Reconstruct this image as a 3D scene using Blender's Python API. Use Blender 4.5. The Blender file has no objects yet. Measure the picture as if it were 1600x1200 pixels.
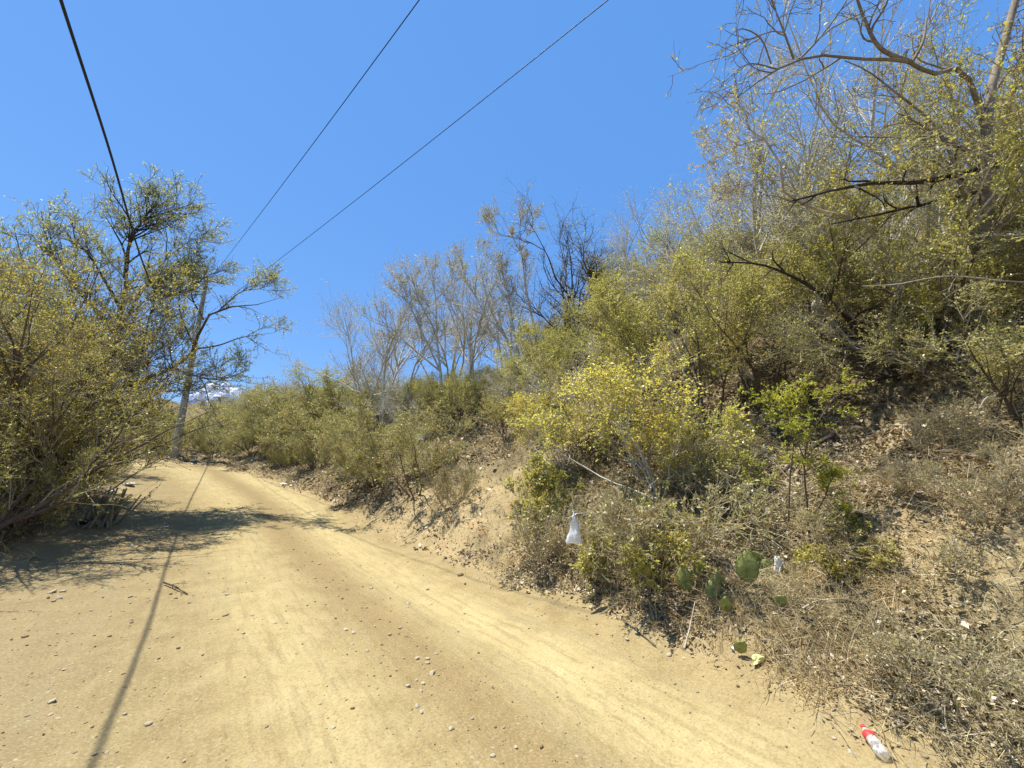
import bpy, math, random
import numpy as np
from mathutils import Vector, Matrix, Quaternion

RNG = np.random.default_rng(11)
random.seed(5)
C = bpy.context.scene.collection
PI = math.pi

# ------------------------------------------------------------------ camera model
F_PX, PITCH, EYE = 620.0, math.radians(12.5), 1.6
def ray(px, py):
    u = (px - 800) / F_PX; v = (600 - py) / F_PX
    return np.array([u, math.cos(PITCH) - math.sin(PITCH) * v, math.sin(PITCH) + math.cos(PITCH) * v])
def at_depth(px, py, dep):
    return np.array([0, 0, EYE]) + ray(px, py) * dep
def to_px(p):
    x, y, z = p[0], p[1], p[2] - EYE
    dep = y * math.cos(PITCH) + z * math.sin(PITCH)
    up = z * math.cos(PITCH) - y * math.sin(PITCH)
    return 800 + F_PX * x / dep, 600 - F_PX * up / dep, dep

# ------------------------------------------------------------------ noise
_perm = np.random.default_rng(3).random((256, 256))
def vnoise(x, y):
    xi = np.floor(x).astype(int); yi = np.floor(y).astype(int)
    fx = x - xi; fy = y - yi
    fx = fx * fx * (3 - 2 * fx); fy = fy * fy * (3 - 2 * fy)
    a = _perm[xi & 255, yi & 255]; b = _perm[(xi + 1) & 255, yi & 255]
    c = _perm[xi & 255, (yi + 1) & 255]; d = _perm[(xi + 1) & 255, (yi + 1) & 255]
    return (a + (b - a) * fx) * (1 - fy) + (c + (d - c) * fx) * fy - .5
def fbm(x, y, o=4):
    s = 0; a = 1.0
    for k in range(o):
        s = s + a * vnoise(x * 2 ** k + 17.3 * k, y * 2 ** k - 9.1 * k); a *= .5
    return s

# ------------------------------------------------------------------ terrain (s along the road, w to its right)
DV = np.array([-.62, .785]); NV = np.array([.785, .62])
CL = np.array([(-60, 1.0, 2.9), (-4, .85, 2.75), (1, .78, 2.72), (3, .92, 2.95), (8, .95, 3.0), (11, .98, 2.95), (13.5, 1.15, 2.7),
               (16, .95, 2.45), (18.3, .62, 2.3), (20.5, .2, 2.1), (22.3, .0, 1.8), (24, -.45, 1.45), (25.0, -1.6, 1.4), (25.6, -4.0, 1.6), (25.8, -8, 1.9), (25.5, -40, 2.0)])
def road_coords(x, y):
    """signed distance outside the road edge, side (+1 hill), lateral and along-road coordinates"""
    x = np.asarray(x, float); y = np.asarray(y, float)
    s = x * DV[0] + y * DV[1]; w = x * NV[0] + y * NV[1]
    best = np.full(s.shape, 1e9); side = np.ones(s.shape); hw = np.full(s.shape, 2.7); lon = np.zeros(s.shape)
    acc = 0
    for (s0, w0, h0), (s1, w1, h1) in zip(CL[:-1], CL[1:]):
        ds, dw = s1 - s0, w1 - w0; L2 = ds * ds + dw * dw
        t = np.clip(((s - s0) * ds + (w - w0) * dw) / L2, 0, 1)
        d = np.hypot(s - s0 - t * ds, w - w0 - t * dw)
        m = d < best
        cr = ds * (w - w0) - dw * (s - s0)
        best = np.where(m, d, best); side = np.where(m, np.where(cr >= 0, 1.0, -1.0), side)
        hw = np.where(m, h0 + (h1 - h0) * t, hw); lon = np.where(m, acc + t * math.sqrt(L2), lon)
        acc += math.sqrt(L2)
    return best - hw, side, best * side, lon, s, w
def softp(e, k):
    return .5 * (np.sqrt(e * e + k * k) + e)
def height(x, y, detail=True):
    D, side, lat, lon, s, w = road_coords(x, y)
    base = .13 * (softp(s - 10, 3)) - .10 * softp(s - 31, 4)
    base = np.where(s < -60, base, base)
    edge = D + .35 * fbm(np.asarray(x) * .9, np.asarray(y) * .9, 3)
    e = softp(edge, .35)
    K = .30 + .70 / (1 + np.exp((s - 21) / 3.0))
    hill = .71 * e - .15 * softp(e - 7, 3) - .34 * softp(e - 34, 8)
    hill = hill * K
    lump = fbm(np.asarray(x) * .35 + 4, np.asarray(y) * .35, 4) * np.clip(e / 2.0, 0, 1.6) * .8
    lump = lump + fbm(np.asarray(x) * 1.5 + 4, np.asarray(y) * 1.5, 3) * np.clip(e, 0, 1) * .28
    left = .16 * np.tanh(e * 1.2) * 1.6 - .10 * softp(e - 3, 1.5) + fbm(np.asarray(x) * .6, np.asarray(y) * .6, 3) * np.clip(e, 0, 1) * .35
    off = .71 * .5 * .35 - .15 * softp(-7., 3) - .34 * softp(-34., 8)
    hill = (hill - off * K) * np.clip((lat - .2) / 1.5, 0, 1)
    left = left * np.clip((-lat - .2) / 1.0, 0, 1)
    z = base + np.where(side > 0, hill + lump, left)
    if detail:
        inroad = 1 / (1 + np.exp(D * 5))
        rut = 0
        for c, a in ((-.75, .5), (.05, 1), (1.75, 1)):
            rut = rut - a * .028 * np.exp(-((lat - c + .12 * np.sin(lon * .35)) / .30) ** 2)
        rut = rut + .03 * fbm(lat * 1.6, lon * .5, 3) + .02 * fbm(np.asarray(x) * 3.1, np.asarray(y) * 3.1, 3)
        z = z + inroad * rut + (1 - inroad) * (.13 * fbm(np.asarray(x) * 3.6, np.asarray(y) * 3.6, 4) + .03 * fbm(np.asarray(x) * 17, np.asarray(y) * 17, 2))
        z = z + .010 * fbm(np.asarray(x) * 30, np.asarray(y) * 30, 2)
    return z
def hgt(x, y):
    return float(height(np.array([x]), np.array([y]))[0])
def hit(px, py, tmax=70):
    r = ray(px, py); t = np.geomspace(.6, tmax, 3000)
    x, y, z = r[0] * t, r[1] * t, EYE + r[2] * t
    m = np.nonzero(z <= height(x, y))[0]
    k = m[0] if len(m) else len(t) - 1
    return np.array([x[k], y[k], hgt(x[k], y[k])])
def sw(s, w):
    p = s * DV + w * NV
    return p[0], p[1]

# ------------------------------------------------------------------ mesh helpers
def mesh_np(name, verts, faces, mats, fmat=None, tint=None, smooth=False):
    """faces: (n,4) or (n,3) int array or list of such arrays"""
    if not isinstance(faces, list): faces = [faces]
    faces = [f for f in faces if len(f)]
    me = bpy.data.meshes.new(name)
    verts = np.asarray(verts, np.float32)
    loops = np.concatenate([f.ravel() for f in faces]).astype(np.int32)
    tot = np.concatenate([np.full(len(f), f.shape[1], np.int32) for f in faces])
    start = np.concatenate([[0], np.cumsum(tot)[:-1]]).astype(np.int32)
    me.vertices.add(len(verts)); me.vertices.foreach_set('co', verts.ravel())
    me.loops.add(len(loops)); me.loops.foreach_set('vertex_index', loops)
    me.polygons.add(len(tot)); me.polygons.foreach_set('loop_start', start)
    for m in (mats if isinstance(mats, (list, tuple)) else [mats]): me.materials.append(m)
    if fmat is not None: me.polygons.foreach_set('material_index', np.asarray(fmat, np.int32))
    if smooth is not False:
        sm = np.full(len(tot), True) if smooth is True else np.asarray(smooth, bool)
        me.polygons.foreach_set('use_smooth', sm)
    if tint is not None:
        a = me.attributes.new('tint', 'FLOAT', 'POINT'); a.data.foreach_set('value', np.asarray(tint, np.float32))
    me.update(calc_edges=True); me.validate()
    return me
def link(name, me, parent=None, loc=None):
    o = bpy.data.objects.new(name, me); C.objects.link(o)
    if parent is not None: o.parent = parent
    if loc is not None: o.location = [float(v) for v in loc]
    return o
def tag(o, label=None, cat=None, group=None, kind=None):
    if label: o['label'] = label
    if cat: o['category'] = cat
    if group: o['group'] = group
    if kind: o['kind'] = kind
    return o
def empty(name, loc=(0, 0, 0)):
    o = bpy.data.objects.new(name, None); C.objects.link(o); o.location = [float(v) for v in loc]
    o.empty_display_size = .2
    return o
def copy_tree(o):
    c = o.copy(); C.objects.link(c)
    for ch in o.children:
        k = ch.copy(); C.objects.link(k); k.parent = c
    return c

def tubes(P, R, sides):
    """P (M,n,3), R (M,n) -> verts, quad faces"""
    M, n, _ = P.shape
    T = np.gradient(P, axis=1); T /= np.linalg.norm(T, axis=2, keepdims=True) + 1e-9
    ref = np.where(np.abs(T[..., 2:3]) < .8, np.array([0, 0, 1.0]), np.array([1.0, 0, 0]))
    ref = np.broadcast_to(ref[:, :1], T.shape)
    A = np.cross(T, ref); A /= np.linalg.norm(A, axis=2, keepdims=True) + 1e-9
    B = np.cross(T, A)
    an = np.arange(sides) * 2 * PI / sides
    V = P[:, :, None] + R[:, :, None, None] * (A[:, :, None] * np.cos(an)[:, None] + B[:, :, None] * np.sin(an)[:, None])
    i = np.arange(M)[:, None, None] * n * sides; j = np.arange(n - 1)[None, :, None] * sides; k = np.arange(sides)[None, None]
    k2 = (k + 1) % sides
    Fq = np.stack([i + j + k, i + j + k2, i + j + sides + k2, i + j + sides + k], -1).reshape(-1, 4)
    return V.reshape(-1, 3), Fq
def unit(v):
    return v / (np.linalg.norm(v, axis=-1, keepdims=True) + 1e-9)
def grow(rng, base, d, L, r0, r1, n, wig, trop, bend=None):
    """K polylines of n points; trop: pull per step along (0,0,1)"""
    K = len(base)
    P = np.zeros((K, n, 3)); P[:, 0] = base
    d = unit(d); step = (L / (n - 1))[:, None]
    for k in range(1, n):
        d = d + rng.normal(0, wig, (K, 3)); d[:, 2] += trop
        if bend is not None: d = d + bend
        d = unit(d)
        P[:, k] = P[:, k - 1] + d * step
    t = np.linspace(0, 1, n)[None]
    R = r0[:, None] * (1 - t) + r1[:, None] * t
    return P, R
def sprout(rng, P, R, per, t0, t1, ang, L, Lvar, rr, n, wig, trop, taper=.35, up=0., tl=.5):
    """children along parents; L: absolute mean length"""
    M, m, _ = P.shape
    cnt = rng.poisson(per, M) if np.isscalar(per) else per
    idx = np.repeat(np.arange(M), cnt); K = len(idx)
    if K == 0: return np.zeros((0, n, 3)), np.zeros((0, n))
    t = rng.uniform(t0, t1, K); f = t * (m - 1); i = np.minimum(f.astype(int), m - 2); q = (f - i)[:, None]
    b = P[idx, i] * (1 - q) + P[idx, i + 1] * q
    tan = unit(P[idx, i + 1] - P[idx, i])
    rad = R[idx, i]
    per_ = unit(np.cross(tan, rng.normal(0, 1, (K, 3))))
    a = rng.normal(ang, .25, K)[:, None]
    d = tan * np.cos(a) + per_ * np.sin(a); d[:, 2] += up
    Ls = L * np.exp(rng.normal(0, Lvar, K)) * (1 - tl * (t - t0) / max(t1 - t0, 1e-3))
    r0 = np.minimum(rad * .8, rr * np.exp(rng.normal(0, .2, K)))
    return grow(rng, b, d, Ls, r0, r0 * taper, n, wig, trop)
def leaves(rng, P, per, size, t0=.15, up=.2, narrow=.5, svar=.42, droop=0.):
    """single folded leaf faces along twigs"""
    M, m, _ = P.shape
    cnt = rng.poisson(per, M); idx = np.repeat(np.arange(M), cnt); K = len(idx)
    if K == 0: return np.zeros((0, 3)), np.zeros((0, 4), int), np.zeros(0)
    t = rng.uniform(t0, 1, K); f = t * (m - 1); i = np.minimum(f.astype(int), m - 2); q = (f - i)[:, None]
    b = P[idx, i] * (1 - q) + P[idx, i + 1] * q
    tan = unit(P[idx, i + 1] - P[idx, i])
    d = unit(tan * .5 + rng.normal(0, .75, (K, 3)) + np.array([0, 0, up - droop]))
    nrm = unit(rng.normal(0, .6, (K, 3)) + np.array([0, 0, .9]))
    sd = unit(np.cross(d, nrm)); nn = np.cross(sd, d)
    s = (size * np.exp(np.clip(rng.normal(0, svar, K), -.9, .5)))[:, None]
    V = np.stack([b, b + d * s * .5 + sd * s * narrow * .5 + nn * s * .10, b + d * s - nn * s * .05, b + d * s * .5 - sd * s * narrow * .5 + nn * s * .10], 1).reshape(-1, 3)
    Fq = np.arange(4 * K).reshape(K, 4)
    tint = np.repeat(np.clip(rng.normal(.5, .25, K) + .25 * np.sin(idx * 2.3), 0, 1), 4)
    return V, Fq, tint

# ------------------------------------------------------------------ materials
def nodes_of(name):
    m = bpy.data.materials.new(name); m.use_nodes = True
    nt = m.node_tree; nt.nodes.clear()
    return m, nt
def N(nt, t, **kw):
    n = nt.nodes.new(t)
    for k, v in kw.items(): setattr(n, k, v)
    return n
def mixc(nt, fac, a, b, blend='MIX'):
    n = N(nt, 'ShaderNodeMix', data_type='RGBA', blend_type=blend)
    for s, v in ((0, fac), (6, a), (7, b)):
        if isinstance(v, bpy.types.NodeSocket): nt.links.new(v, n.inputs[s])
        elif s == 0: n.inputs[0].default_value = v
        else: n.inputs[s].default_value = (*v, 1)
    return n.outputs[2]
def noise(nt, vec, scale, detail=4, rough=.55, dist=0.):
    n = N(nt, 'ShaderNodeTexNoise'); n.inputs['Scale'].default_value = scale; n.inputs['Detail'].default_value = detail
    n.inputs['Roughness'].default_value = rough; n.inputs['Distortion'].default_value = dist
    if vec is not None: nt.links.new(vec, n.inputs['Vector'])
    return n.outputs[0]
def ramp(nt, v, a, b, lo=0., hi=1.):
    n = N(nt, 'ShaderNodeMapRange'); n.clamp = True
    nt.links.new(v, n.inputs[0])
    for i, x in enumerate((a, b, lo, hi)): n.inputs[i + 1].default_value = x
    return n.outputs[0]
def mth(nt, op, a, b=None, c=None):
    n = N(nt, 'ShaderNodeMath', operation=op)
    for i, v in enumerate((a, b, c)):
        if v is None: continue
        if isinstance(v, bpy.types.NodeSocket): nt.links.new(v, n.inputs[i])
        else: n.inputs[i].default_value = v
    return n.outputs[0]
def attr(nt, name):
    return N(nt, 'ShaderNodeAttribute', attribute_name=name).outputs['Fac']
def principled(nt, col, rough=.8, bump=None, spec=.3, **kw):
    p = N(nt, 'ShaderNodeBsdfPrincipled')
    if isinstance(col, bpy.types.NodeSocket): nt.links.new(col, p.inputs['Base Color'])
    else: p.inputs['Base Color'].default_value = (*col, 1)
    p.inputs['Roughness'].default_value = rough; p.inputs['Specular IOR Level'].default_value = spec
    for k, v in kw.items(): p.inputs[k.replace('_', ' ')].default_value = v
    if bump is not None:
        b = N(nt, 'ShaderNodeBump'); b.inputs['Strength'].default_value = bump[1]; b.inputs['Distance'].default_value = bump[2]
        nt.links.new(bump[0], b.inputs['Height']); nt.links.new(b.outputs[0], p.inputs['Normal'])
    o = N(nt, 'ShaderNodeOutputMaterial'); nt.links.new(p.outputs[0], o.inputs[0])
    return p
def leaf_mat(name, c0, c1, c2=None, trans=.35):
    """c0..c1 across leaves, c2 mixed in per plant"""
    m, nt = nodes_of(name)
    col = mixc(nt, attr(nt, 'tint'), c0, c1)
    if c2 is not None:
        oi = N(nt, 'ShaderNodeObjectInfo')
        col = mixc(nt, ramp(nt, oi.outputs['Random'], 0, 1, 0, .75), col, c2)
    g = N(nt, 'ShaderNodeNewGeometry')
    big = noise(nt, g.outputs['Position'], .9, 2)
    col = mixc(nt, ramp(nt, big, .35, .68, 0, .45), col, tuple(x * f for x, f in zip(c0, (1.5, 1.05, .7))))
    d = N(nt, 'ShaderNodeBsdfDiffuse'); nt.links.new(col, d.inputs[0])
    t = N(nt, 'ShaderNodeBsdfTranslucent')
    tc = mixc(nt, .35, col, (1, .98, .4), 'MULTIPLY'); nt.links.new(tc, t.inputs[0])
    mx = N(nt, 'ShaderNodeMixShader'); mx.inputs[0].default_value = trans
    nt.links.new(d.outputs[0], mx.inputs[1]); nt.links.new(t.outputs[0], mx.inputs[2])
    gl = N(nt, 'ShaderNodeBsdfGlossy'); gl.inputs['Roughness'].default_value = .45
    mx2 = N(nt, 'ShaderNodeMixShader'); mx2.inputs[0].default_value = .05
    nt.links.new(mx.outputs[0], mx2.inputs[1]); nt.links.new(gl.outputs[0], mx2.inputs[2])
    o = N(nt, 'ShaderNodeOutputMaterial'); nt.links.new(mx2.outputs[0], o.inputs[0])
    return m
def bark_mat(name, a, b, scale=9):
    m, nt = nodes_of(name)
    tc = N(nt, 'ShaderNodeTexCoord'); mp = N(nt, 'ShaderNodeMapping'); mp.inputs['Scale'].default_value = (1, 1, .35)
    nt.links.new(tc.outputs['Object'], mp.inputs[0])
    f = noise(nt, mp.outputs[0], scale * 4, 5, .7); g = noise(nt, tc.outputs['Object'], scale * .4, 3)
    col = mixc(nt, ramp(nt, f, .3, .7), a, b)
    col = mixc(nt, ramp(nt, g, .45, .7, 0, .5), col, tuple(x * 1.5 for x in b))
    principled(nt, col, .9, (f, .6, .01), .15)
    return m
def plain(name, col, rough=.6, var=.15, scale=20, spec=.4, **kw):
    m, nt = nodes_of(name)
    tc = N(nt, 'ShaderNodeTexCoord'); f = noise(nt, tc.outputs['Object'], scale, 4)
    c = mixc(nt, ramp(nt, f, .3, .7), tuple(x * (1 - var) for x in col), tuple(min(1, x * (1 + var)) for x in col))
    principled(nt, c, rough, (f, .25, .005), spec, **kw)
    return m

def earth_mat():
    m, nt = nodes_of('dry_earth')
    g = N(nt, 'ShaderNodeNewGeometry'); pos = g.outputs['Position']
    lat, lon, road, dist = attr(nt, 'lat'), attr(nt, 'lon'), attr(nt, 'road'), attr(nt, 'edge_dist')
    cb = N(nt, 'ShaderNodeCombineXYZ'); nt.links.new(lat, cb.inputs[0]); nt.links.new(mth(nt, 'MULTIPLY', lon, .09), cb.inputs[1])
    streak = noise(nt, cb.outputs[0], 2.2, 5, .6, .3)
    fine_s = noise(nt, cb.outputs[0], 14, 3, .6)
    blot = noise(nt, pos, .7, 5, .6); blot2 = noise(nt, pos, 2.6, 4, .6)
    grain = noise(nt, pos, 55, 3, .75); mid = noise(nt, pos, 13, 4, .7)
    # packed wheel tracks
    def band(c, wd):
        d = mth(nt, 'DIVIDE', mth(nt, 'SUBTRACT', lat, c), wd)
        return mth(nt, 'POWER', 2.718, mth(nt, 'MULTIPLY', mth(nt, 'MULTIPLY', d, d), -1.))
    tr = mth(nt, 'ADD', mth(nt, 'MULTIPLY', band(.0, .55), .75), band(1.85, .62))
    tr = mth(nt, 'MULTIPLY', tr, ramp(nt, streak, .3, .6, .65, 1.))
    tr = mth(nt, 'MULTIPLY', tr, ramp(nt, blot, .3, .6, .7, 1.))
    loose = mixc(nt, ramp(nt, blot2, .35, .65), (.315, .232, .105), (.43, .335, .165))
    loose = mixc(nt, ramp(nt, lat, -.5, -1.6, 0, .6), loose, (.325, .255, .140))
    packed = mixc(nt, ramp(nt, blot2, .3, .7), (.56, .45, .215), (.66, .54, .275))
    rc = mixc(nt, tr, loose, packed)
    rc = mixc(nt, ramp(nt, fine_s, .50, .68, 0, .45), rc, (.29, .21, .10))
    rc = mixc(nt, ramp(nt, streak, .56, .70, 0, .40), rc, (.32, .275, .165))
    tl = mth(nt, 'SINE', mth(nt, 'MULTIPLY', mth(nt, 'ADD', lat, mth(nt, 'MULTIPLY', streak, .5)), 46.))
    tl = mth(nt, 'MULTIPLY', ramp(nt, tl, .3, 1., 0, .5), mth(nt, 'MULTIPLY', ramp(nt, blot2, .48, .62), tr))
    rc = mixc(nt, tl, rc, (.36, .275, .135))
    rc = mixc(nt, mth(nt, 'MULTIPLY', band(.95, .33), ramp(nt, blot2, .35, .6, .2, .7)), rc, (.30, .21, .095))
    rc = mixc(nt, ramp(nt, mid, .54, .72, 0, .5), rc, (.31, .225, .11))
    rc = mixc(nt, ramp(nt, grain, .53, .66, 0, .42), rc, (.60, .52, .32))
    rc = mixc(nt, ramp(nt, grain, .47, .36, 0, .38), rc, (.20, .14, .065))
    # pebbles pressed into the surface
    vo = N(nt, 'ShaderNodeTexVoronoi'); vo.inputs['Scale'].default_value = 26; vo.inputs['Randomness'].default_value = 1
    nt.links.new(pos, vo.inputs['Vector'])
    sel = N(nt, 'ShaderNodeSeparateColor'); nt.links.new(vo.outputs['Color'], sel.inputs[0])
    thr = mth(nt, 'MULTIPLY', ramp(nt, sel.outputs[0], .80, 1.0, 0, .34), ramp(nt, tr, .1, .8, 1, .35))
    peb = mth(nt, 'LESS_THAN', vo.outputs['Distance'], thr)
    pcol = mixc(nt, sel.outputs[1], (.56, .50, .36), (.28, .23, .16))
    rc = mixc(nt, mth(nt, 'MULTIPLY', peb, .8), rc, pcol)
    # slope: leaf litter browns, bare orange-tan patches
    l1 = mixc(nt, ramp(nt, mid, .35, .65), (.085, .065, .036), (.21, .165, .09))
    l1 = mixc(nt, ramp(nt, grain, .55, .68, 0, .8), l1, (.44, .36, .20))
    l1 = mixc(nt, ramp(nt, grain, .45, .34, 0, .7), l1, (.055, .038, .022))
    bare = mixc(nt, ramp(nt, mid, .3, .7), (.33, .25, .13), (.45, .355, .195))
    bare = mixc(nt, ramp(nt, grain, .45, .32, 0, .5), bare, (.22, .14, .065))
    bmask = mth(nt, 'MULTIPLY', ramp(nt, mth(nt, 'ADD', blot, mth(nt, 'MULTIPLY', mth(nt, 'SUBTRACT', mid, .5), .35)), .46, .58), 1.)
    nearb = mth(nt, 'MAXIMUM', attr(nt, 'bare'), ramp(nt, dist, .45, .05, 0, .9))
    bmask = mth(nt, 'MAXIMUM', mth(nt, 'MULTIPLY', bmask, .22), nearb)
    hc = mixc(nt, bmask, l1, bare)
    red = mth(nt, 'MULTIPLY', ramp(nt, blot2, .55, .7), ramp(nt, dist, 2.5, .3, 0, .6))
    hc = mixc(nt, red, hc, (.34, .20, .09))
    rc = mixc(nt, 1., rc, (.635, .635, .62), 'MULTIPLY')
    hc = mixc(nt, 1., hc, (.80, .80, .78), 'MULTIPLY')
    col = mixc(nt, road, hc, rc)
    h = mth(nt, 'ADD', mth(nt, 'MULTIPLY', grain, .5), mth(nt, 'ADD', mth(nt, 'MULTIPLY', mid, 1.2), mth(nt, 'MULTIPLY', peb, .5)))
    principled(nt, col, .95, (h, .55, .02), .12)
    return m

M_EARTH = earth_mat()
M_BARK_GREY = bark_mat('grey_bark', (.33, .31, .27), (.56, .53, .46))
M_BARK_TRUNK = bark_mat('furrowed_bark', (.10, .082, .06), (.27, .23, .175))
M_BARK_BROWN = bark_mat('brown_bark', (.055, .042, .03), (.15, .115, .08))
M_BARK_DARK = bark_mat('dark_bark', (.022, .018, .014), (.075, .058, .042))
M_BARK_PALE = bark_mat('pale_bark', (.26, .22, .17), (.50, .44, .36))
M_TWIG = plain('dry_twig', (.33, .285, .185), .9, .3, 30, .1)
M_LF_OLIVE = leaf_mat('olive_leaf', (.30, .295, .065), (.62, .60, .17), (.48, .49, .11), .48)
M_LF_DULL = leaf_mat('dull_brown_leaf', (.26, .25, .085), (.54, .52, .19), (.38, .39, .11), .46)
M_LF_YELLOW = leaf_mat('yellow_green_leaf', (.54, .53, .08), (.82, .79, .20), None, .5)
M_LF_GOLD = leaf_mat('golden_leaf', (.32, .29, .05), (.64, .56, .12), (.40, .41, .09), .48)
M_LF_GREEN = leaf_mat('grey_green_leaf', (.32, .37, .18), (.55, .60, .32), None, .48)
M_LF_DRY = leaf_mat('withered_leaf', (.22, .18, .08), (.52, .47, .22), (.36, .36, .12), .42)
M_LF_FEATHER = leaf_mat('feathery_green_leaf', (.32, .36, .04), (.60, .62, .09), None, .5)
M_LF_PALE = leaf_mat('pale_dry_leaf', (.36, .36, .18), (.62, .60, .34), (.46, .45, .22))
M_STRAW = leaf_mat('dry_straw', (.30, .25, .125), (.62, .56, .34), None, .25)
M_LITTER = leaf_mat('fallen_leaf', (.13, .10, .06), (.56, .47, .30), None, .12)
M_STONE = plain('pale_stone', (.34, .285, .195), .85, .3, 14, .2)
M_CONC = plain('weathered_concrete', (.33, .30, .245), .9, .22, 6, .2)
M_CABLE = plain('black_rubber', (.015, .015, .016), .5, .2, 10)
M_STEEL = plain('galvanised_steel', (.35, .35, .35), .45, .2, 10, Metallic=.8)
M_WHITEP = plain('white_plastic', (.80, .79, .75), .45, .06, 12)
M_GREYP = plain('grey_plastic', (.50, .51, .50), .5, .2, 12)
M_YELP = plain('yellow_wrapper', (.74, .70, .26), .4, .12, 14)
M_REDP = plain('red_plastic', (.52, .045, .045), .45, .3, 30)
M_BLACKP = plain('black_plastic', (.02, .02, .022), .4, .2, 14)

# ------------------------------------------------------------------ world, sun, camera
SUN_AZ, SUN_EL = math.radians(-80), math.radians(71)
sc = bpy.context.scene
wd = bpy.data.worlds.new('World'); sc.world = wd; wd.use_nodes = True
nt = wd.node_tree; nt.nodes.clear()
sky = N(nt, 'ShaderNodeTexSky', sky_type='NISHITA'); sky.sun_disc = False
sky.sun_elevation = SUN_EL; sky.sun_rotation = SUN_AZ
sky.air_density = 1.0; sky.dust_density = 0.0; sky.ozone_density = 4.0; sky.altitude = 0
bg = N(nt, 'ShaderNodeBackground'); bg.inputs[1].default_value = .15
ow = N(nt, 'ShaderNodeOutputWorld')
# the photograph's sky is a flatter, more saturated blue than the model's: scale it and lift it evenly
k1_ = N(nt, 'ShaderNodeMix', data_type='RGBA', blend_type='MULTIPLY'); k1_.inputs[0].default_value = 1; k1_.inputs[7].default_value = (.20, .19, .17, 1)
k2_ = N(nt, 'ShaderNodeMix', data_type='RGBA', blend_type='ADD'); k2_.inputs[0].default_value = 1; k2_.inputs[7].default_value = (.155, .585, 1.58, 1)
nt.links.new(sky.outputs[0], k1_.inputs[6]); nt.links.new(k1_.outputs[2], k2_.inputs[6]); nt.links.new(k2_.outputs[2], bg.inputs[0]); nt.links.new(bg.outputs[0], ow.inputs[0])
sv = Vector((math.sin(SUN_AZ) * math.cos(SUN_EL), math.cos(SUN_AZ) * math.cos(SUN_EL), math.sin(SUN_EL)))
sl = bpy.data.lights.new('sun', 'SUN'); sl.energy = 3.6; sl.angle = math.radians(.5); sl.color = (1, .95, .85)
so = bpy.data.objects.new('sun', sl); C.objects.link(so); so.rotation_euler = (-sv).to_track_quat('-Z', 'Y').to_euler()
cam = bpy.data.cameras.new('camera'); co = bpy.data.objects.new('camera', cam); C.objects.link(co)
co.location = (0, 0, EYE); co.rotation_euler = (PI / 2 + PITCH, 0, 0)
cam.sensor_width = 36; cam.lens = F_PX / 1600 * 36; cam.clip_end = 8000; cam.clip_start = .05
sc.camera = co
vs = sc.view_settings; vs.view_transform = 'Standard'; vs.look = 'None'; vs.exposure = 1.40; vs.gamma = 1
sc.cycles.max_bounces = 6; sc.cycles.diffuse_bounces = 4; sc.cycles.transparent_max_bounces = 8

# ------------------------------------------------------------------ ground
def build_ground():
    r = np.geomspace(.35, 420, 470)
    a1 = np.radians(np.arange(-64, 66, .30)); a2 = np.radians(np.arange(66, 296, 2.0))
    a = np.concatenate([a1, a2]); na = len(a)
    X = r[:, None] * np.sin(a)[None]; Y = r[:, None] * np.cos(a)[None]
    x, y = X.ravel(), Y.ravel()
    z = height(x, y)
    D, side, lat, lon, s, w = road_coords(x, y)
    D2 = D + .30 * fbm(x * 1.3, y * 1.3, 3) + .10 * fbm(x * 6, y * 6, 2)
    i = np.arange(len(r) - 1)[:, None] * na; j = np.arange(na)[None]; j2 = (j + 1) % na
    Fq = np.stack([i + j, i + na + j, i + na + j2, i + j2], -1).reshape(-1, 4)
    # centre cap
    verts = np.stack([x, y, z], 1)
    verts = np.vstack([verts, [[0, 0, hgt(0, 0)]]])
    cap = np.stack([np.full(na, len(x)), np.arange(na), (np.arange(na) + 1) % na], 1)
    fd = D2[Fq].mean(1); fs = side[Fq].mean(1)
    cls = np.where(fd < 0, 0, np.where(fs > 0, 1, 2))
    barev = np.zeros(len(x))
    for px, py, rad in ((740, 810, 1.3), (690, 830, 1.0), (640, 815, 1.0), (1450, 850, .4), (1520, 840, .4), (1400, 680, .5), (830, 860, .5)):
        h = hit(px, py)
        barev = np.maximum(barev, np.exp(-((x - h[0]) ** 2 + (y - h[1]) ** 2) / rad ** 2))
    barev = np.clip(barev * 1.6 + .6 * fbm(x * 3, y * 3, 3), 0, 1) * (barev > .05)
    at = dict(lat=np.append(lat, 0), lon=np.append(lon, 0), road=np.append(1 / (1 + np.exp(np.clip(D2 * 9, -40, 40))), 1), edge_dist=np.append(np.clip(D, -5, 50), -1), bare=np.append(barev, 0))
    for k, nm in ((0, 'dirt_road'), (1, 'hillside_ground'), (2, 'roadside_ground')):
        fl = [Fq[cls == k]] + ([cap] if k == 0 else [])
        used = np.unique(np.concatenate([f.ravel() for f in fl]))
        mp = np.zeros(len(verts), int); mp[used] = np.arange(len(used))
        me = mesh_np(nm, verts[used], [mp[f] for f in fl if len(f)], M_EARTH, smooth=True)
        for an, v in at.items():
            q = me.attributes.new(an, 'FLOAT', 'POINT'); q.data.foreach_set('value', v[used].astype(np.float32))
        o = link(nm, me); tag(o, kind='structure')
build_ground()

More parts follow.
